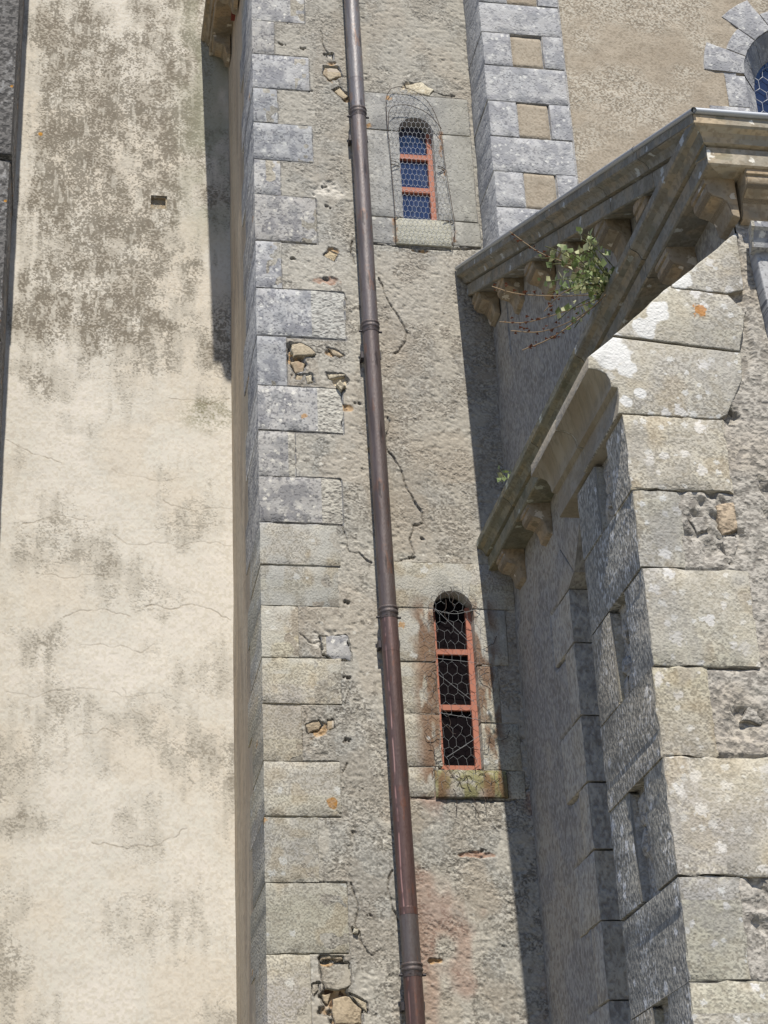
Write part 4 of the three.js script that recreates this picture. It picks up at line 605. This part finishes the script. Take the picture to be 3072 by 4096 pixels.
// ================================================================ BUTTRESS of the chapel
const buttress = thing('buttress', 'sunlit stone buttress with a sloping lichened top, lower right', 'buttress');
{
  const BX = 2.108, zb = -6.57;
  const poly = (pts, depth, seed, zf = FZ + 0.006) => atlasUV(creased(extr(shapeOf(worn(pts, seed, seed === 3 ? 0.0008 : 0.0035, 0.04)), depth, zf, 0.006)), AB, BX, FZ);
  part(buttress, 'coping_stone', poly([[2.379, 5.589], [2.379, 5.575], [2.61, 5.562], [2.684, 5.585], [2.694, 5.8], [2.69, 5.868]], 0.6, 1), mButt);
  part(buttress, 'coping_stone', poly([[2.108, 5.331], [2.486, 5.299], [2.63, 5.29], [2.674, 5.471], [2.615, 5.556], [2.374, 5.57], [2.37, 5.583]], 0.55, 2, FZ + 0.009), mButt);
  const cap = [[1.993, 5.228], [1.989, 5.174], [2.012, 5.172], [2.035, 5.168], [2.057, 5.156], [2.071, 5.13], [2.076, 5.098], [2.1, 5.094], [2.102, 5.06], [2.09, 4.98], [2.498, 4.972], [2.54, 5.0], [2.622, 5.16], [2.636, 5.285], [2.486, 5.294], [2.106, 5.326]];
  part(buttress, 'coping_stone', poly(cap, 0.5, 3, FZ + 0.004), mButt, 'moulded coping end with round white lichens');
  part(buttress, 'coping_stone', atlasUV(creased(extr(shapeOf(worn(cap.slice(0, 9).concat([[2.1, 4.98], [2.3, 4.98], [2.3, 5.4], [2.12, 5.34]]), 9, 0.0008, 0.04)), 0.42, FZ - 0.506, 0.006)), AB, BX, FZ), mButt);
  BCOURSE.forEach(([a, b, x, th], i) => {
    part(buttress, 'quoin_stone', atlasUV(slab(BX + (i % 3) * 0.003, x, a, b, FZ + 0.004 - (i & 1) * 0.003, th ? -zb + FZ + 0.006 : 0.235, 400 + i, { bevel: 0.004, wav: 0.008, jit: 0.008, hack: 0.015 }), AB, BX, FZ), mBlock[(i * 3 + 2) % 4]);
    if (!th) part(buttress, 'quoin_stone', atlasUV(slab(BX + 0.002, 2.45, a + 0.004, b - 0.004, -6.31, 0.27, 420 + i, { bevel: 0.008, jit: 0.004 }), AB, BX, FZ), mBlock[(i + 1) % 4]);
  });
  const core = new THREE.ExtrudeGeometry(shapeOf([[2.15, 0], [2.72, 0], [2.72, 5.8], [2.15, 5.28]]), { depth: 0.6, bevelEnabled: false }); core.translate(0, 0, -6.53);
  part(buttress, 'rubble_core', boxUV(core, 1.6), mRubbleFace);
  const lumps = []; const R = rng(90); // loose rubble in the gaps of the left face
  for (const [a, b] of [[3.935, 4.322], [3.162, 3.588], [4.655, 4.972], [2.4, 2.797]]) for (let k = 0; k < 7; k++) lumps.push([2.15, a + 0.05 + R() * (b - a - 0.1), -6.15 - R() * 0.15, 0.022, 0.04 + R() * 0.03, 0.035 + R() * 0.03]);
  lumps.forEach((s, i) => part(buttress, 'rubble_stone', boxUV(rubble(...s, 700 + i), 1.6), mRubbleFace));
  const mO = mRubbleFace.clone(); mO.color.setRGB(1.1, 0.94, 0.76);
  [[[[2.431, 4.595], [2.518, 4.615], [2.528, 4.501], [2.453, 4.475]], 1], [[[2.329, 4.53], [2.381, 4.554], [2.407, 4.513], [2.361, 4.471]], 0], [[[2.45, 4.45], [2.51, 4.47], [2.5, 4.37], [2.455, 4.36]], 0], [[[2.638, 5.501], [2.7, 5.515], [2.72, 5.494], [2.668, 5.475]], 0], [[[2.46, 3.8], [2.53, 3.78], [2.5, 3.72], [2.43, 3.73]], 0], [[[2.4, 2.93], [2.5, 2.95], [2.47, 2.88], [2.39, 2.89]], 0]].forEach((c, i) => part(buttress, 'rubble_stone', boxUV(chipGeo(c[0], FZ - 0.008, 0.05, 800 + i), 1.6, 1.6, i * 0.3), c[1] ? mO : mRubbleFace));
}

// ================================================================ DRAINPIPE
const pipe = thing('drainpipe', 'long brown metal drainpipe running down the tower face, jointed by collars', 'drainpipe');
{
  const PZ = T + 0.088, r = 0.0525;
  const A = (seed, streak, scr) => bake({ x0: 0, x1: 0.33, y0: 0, y1: 2, w: 160, h: 640 }, (x, y, o) => {
    const s = fbm(x * 60, y * 4, seed, 3), g = fbm(x * 160, y * 60, seed + 9, 2); set(o, [1, 1, 1]); mul(o, 0.86 + 0.28 * s); mix(o, [0.75, 0.62, 0.58], 0.4 * sm(0.5, 0.7, g)); mix(o, [1.5, 0.9, 0.55], 0.5 * sm(0.66, 0.78, fbm(x * 40, y * 12, seed + 40, 3))); mix(o, [1.5, 1.45, 1.4], 0.35 * sm(0.6, 0.8, fbm(x * 90, y * 3, seed + 80, 2)));
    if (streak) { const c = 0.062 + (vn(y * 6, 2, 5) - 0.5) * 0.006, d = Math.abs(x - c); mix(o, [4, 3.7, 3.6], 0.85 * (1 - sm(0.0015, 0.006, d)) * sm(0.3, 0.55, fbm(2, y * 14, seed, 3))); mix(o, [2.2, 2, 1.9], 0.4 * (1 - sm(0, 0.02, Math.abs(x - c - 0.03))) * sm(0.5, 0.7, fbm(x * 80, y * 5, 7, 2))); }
    if (scr) { const k = discs(x * 9 + 1, y * 1.4, 0.28, 0.25, seed & 63); mix(o, [0.35, 0.33, 0.33], 0.8 * k); }
    mix(o, [0.5, 0.46, 0.46], 0.5 * sm(0.56, 0.7, fbm(x * 30, y * 2.4, seed + 60, 3))); mul(o, 0.24); o.h = 0.5 + 0.25 * (g - 0.5) + 0.5 * (fbm(x * 9, y * 2.2, seed + 20, 2) - 0.5);
  });
  const t1 = A(31, 0, 1), t2 = A(51, 1, 0);
  const pm = (t, c) => { const m = new THREE.MeshStandardMaterial({ map: t.map, bumpMap: t.bump, bumpScale: 0.003, roughness: 0.48, metalness: 0.3 }); m.color.setRGB(...c); return m; };
  const X = y => y > 7.746 ? 1.869 - (y - 7.746) * 0.0085 : y > 5.767 ? 1.896 - (y - 5.767) * 0.0136 : 1.896 + (5.767 - y) * 0.0166;
  const tube = (y0, y1, ra, rb) => { const g = new THREE.CylinderGeometry(rb, ra, y1 - y0, 28, 1, true); g.applyMatrix4(new THREE.Matrix4().makeShear(0, 0, 0, 0, 0, 0)); const p = g.attributes.position, uv = g.attributes.uv; for (let i = 0; i < p.count; i++) { const y = (y0 + y1) / 2 + p.getY(i); p.setXYZ(i, p.getX(i) + X(y), y, p.getZ(i) + PZ); uv.setXY(i, (uv.getX(i) + 0.3), y / 2); } return g; };
  const S = [[9.752, 12.6, 1, [0.85, 0.81, 0.82]], [9.455, 9.752, 1, [0.74, 0.7, 0.73]], [7.746, 9.455, 1, [0.62, 0.54, 0.53]], [5.767, 7.746, 1, [0.52, 0.42, 0.4]], [5.53, 5.767, 2, [0.55, 0.37, 0.35]], [4.69, 5.53, 2, [0.5, 0.33, 0.3]], [3.979, 4.69, 2, [0.48, 0.3, 0.275]], [3.668, 3.979, 1, [0.5, 0.43, 0.42]], [2.0, 3.668, 2, [0.47, 0.3, 0.27]]];
  S.forEach((s, i) => part(pipe, 'pipe_section', tube(s[0] - 0.02, s[1], r - 0.0008 * (i & 1), r - 0.0008 * (i & 1)), pm(s[2] === 1 ? t1 : t2, s[3])));
  const mCol = pm(t1, [0.42, 0.36, 0.36]), mBolt = new THREE.MeshStandardMaterial({ color: new THREE.Color(0.05, 0.045, 0.05), roughness: 0.6, metalness: 0.4 });
  for (const y of [9.455, 7.746, 5.767, 3.668, 11.6]) {
    const x = X(y), col = sub(pipe, 'collar'), prof = [[r, 0.03], [r + 0.006, 0.028], [r + 0.009, 0.02], [r + 0.006, 0.011], [r + 0.003, 0.006], [r + 0.006, 0.001], [r + 0.0085, -0.007], [r + 0.006, -0.015], [r + 0.002, -0.02], [r + 0.002, -0.045], [r - 0.001, -0.048]];
    const g = new THREE.LatheGeometry(prof.map(p => new THREE.Vector2(p[0], -p[1])).reverse().map(v => new THREE.Vector2(v.x, -v.y)), 28); g.translate(x, y, PZ); part(col, 'ring', g, mCol);
    for (const s of [-1, 1]) { const b = new THREE.CylinderGeometry(0.0075, 0.0075, 0.02, 8); b.rotateZ(Math.PI / 2); b.translate(x + s * (r + 0.012), y - 0.033, PZ); part(col, 'bolt', b, mBolt); const l = box(x + s * (r + 0.004) - 0.008, x + s * (r + 0.004) + 0.008, y - 0.215, y - 0.17, T - 0.02, PZ - 0.02); part(col, 'wall_lug', l, mBolt); }
  }
}

// ================================================================ PLANTS on the ledges
function plantOf(name, label, base, nStem, nLeaf, spread, drop, seed, reach) {
  const R = rng(seed), p = thing(name, label, 'plant'); p.position.set(...base);
  const stems = [], leaves = [[], []], q = new THREE.Quaternion(), v = new THREE.Vector3();
  const leaf = (x, y, z, s, k) => { const g = new THREE.BufferGeometry(); g.setAttribute('position', new THREE.Float32BufferAttribute([0, 0, 0, -0.45 * s, 0.5 * s, 0.12 * s, 0, 0.55 * s, 0, 0.45 * s, 0.5 * s, 0.12 * s, 0, 1.2 * s, -0.1 * s], 3)); g.setIndex([0, 2, 1, 0, 3, 2, 1, 2, 4, 2, 3, 4]); q.setFromEuler(new THREE.Euler((R() - 0.3) * 2.2, R() * 6.28, (R() - 0.5) * 2.4)); g.applyQuaternion(q); g.translate(x, y, z); g.computeVertexNormals(); leaves[k].push(g); };
  for (let i = 0; i < nStem; i++) {
    const pts = [[(R() - 0.5) * 0.08, 0, (R() - 0.5) * 0.2]]; const a = Math.PI + (R() - 0.5) * 1.9, L = spread * (0.5 + 0.7 * R()); let up = 0.25 + R() * 0.65 - drop;
    for (let k = 1; k <= 5; k++) { const t = k / 5; pts.push([pts[0][0] + Math.cos(a) * L * t, (up * t - 0.35 * t * t) * L * 1.5, pts[0][2] + Math.sin(a) * L * t * 0.9]); }
    stems.push(new THREE.TubeGeometry(new THREE.CatmullRomCurve3(pts.map(u => new THREE.Vector3(...u))), 10, 0.0025, 4));
    for (let k = 0; k < nLeaf; k++) { const t = 0.15 + 0.85 * R(), f = t * 5, i0 = Math.min(4, Math.floor(f)), w = f - i0; v.set(...pts[i0]).lerp(new THREE.Vector3(...pts[i0 + 1]), w); leaf(v.x + (R() - 0.5) * 0.05, v.y + (R() - 0.4) * 0.05, v.z + (R() - 0.5) * 0.05, 0.016 + 0.026 * R(), R() < 0.4 ? 1 : 0); }
  }
  const mk = (c) => new THREE.MeshPhysicalMaterial({ color: new THREE.Color(...c), roughness: 0.7, side: THREE.DoubleSide, transmission: 0.35, thickness: 0 });
  const ms = new THREE.MeshStandardMaterial({ color: new THREE.Color(0.12, 0.13, 0.05), roughness: 0.9 }); for (const g of stems) part(p, 'stem', g, ms);
  leaves.forEach((l, k) => { if (l.length) { const m = part(p, 'leaves', mergeGeometries(l), mk(k ? [0.52, 0.54, 0.29] : [0.25, 0.33, 0.12])); m.userData.kind = 'stuff'; } });
  if (reach) { // dry red-brown trailing shoots
    const dry = [], buds = [];
    for (const s of reach) { const pts = s.map(u => new THREE.Vector3(...u)), c = new THREE.CatmullRomCurve3(pts); dry.push(new THREE.TubeGeometry(c, 14, 0.0026, 4)); for (let k = 0; k < 14; k++) { const t = 0.35 + 0.65 * R(), w = c.getPoint(t); const g = new THREE.TetrahedronGeometry(0.006 + 0.008 * R()); g.scale(1, 0.6, 1.4); g.rotateY(R() * 6); g.translate(w.x + (R() - 0.5) * 0.06 * t, w.y + (R() - 0.3) * 0.04, w.z + (R() - 0.5) * 0.06 * t); buds.push(g); } }
    const md = new THREE.MeshStandardMaterial({ color: new THREE.Color(0.27, 0.19, 0.11), roughness: 0.9 }); for (const g of dry) part(p, 'dry_shoot', g, md, 'dry red-brown shoot');
    const b = part(p, 'seed_heads', mergeGeometries(buds), new THREE.MeshStandardMaterial({ color: new THREE.Color(0.2, 0.08, 0.045), roughness: 1 })); b.userData.kind = 'stuff';
  }
}
plantOf('ledge_plant', 'leafy green plant with dry red shoots growing on the chapel cornice', [2.54, CY, -7.05], 24, 15, 0.31, 0.15, 5, [
  [[0, 0, 0], [-0.12, 0.2, -0.1], [-0.25, 0.42, -0.3], [-0.36, 0.62, -0.42]], [[0, 0, 0], [-0.2, 0.1, -0.2], [-0.38, 0.2, -0.35], [-0.47, 0.3, -0.45]], [[0, 0, 0], [-0.2, -0.02, -0.15], [-0.36, 0.0, -0.3], [-0.46, 0.06, -0.4]], [[0, 0, 0.05], [-0.15, -0.08, -0.1], [-0.3, -0.08, -0.25], [-0.42, -0.02, -0.35]], [[0, 0, 0.1], [-0.15, -0.12, -0.02], [-0.3, -0.2, -0.12], [-0.4, -0.19, -0.25]], [[0, 0, 0], [-0.1, 0.06, -0.02], [-0.22, 0.05, -0.1], [-0.3, -0.02, -0.16]]]);
plantOf('ledge_tuft', 'tiny pale green tuft near the lower end of the chapel cornice', [2.49, CY, -9.08], 4, 3, 0.04, -0.3, 9);

// ================================================================ GROUND
{
  const ag = bake({ x0: 0, x1: 2, y0: 0, y1: 2, w: 256, h: 256 }, (x, y, o) => { const g = fbm(x * 40, y * 40, 3, 3, 80), q = fbm(x * 2, y * 2, 9, 2, 4); set(o, [0.3, 0.28, 0.24]); mix(o, [0.2, 0.185, 0.15], sm(0.45, 0.65, g)); mix(o, [0.14, 0.17, 0.06], 0.4 * sm(0.5, 0.7, q)); o.h = g; });
  const g = new THREE.PlaneGeometry(300, 300); g.rotateX(-Math.PI / 2); const uv = g.attributes.uv; for (let i = 0; i < uv.count; i++) uv.setXY(i, uv.getX(i) * 150, uv.getY(i) * 150);
  const m = new THREE.Mesh(g, matOf(ag, 0.02)); m.name = 'ground'; m.userData = { kind: 'structure', label: 'pale gravel ground in front of the church' }; m.receiveShadow = true; scene.add(m);
}
renderer.render(scene, camera);
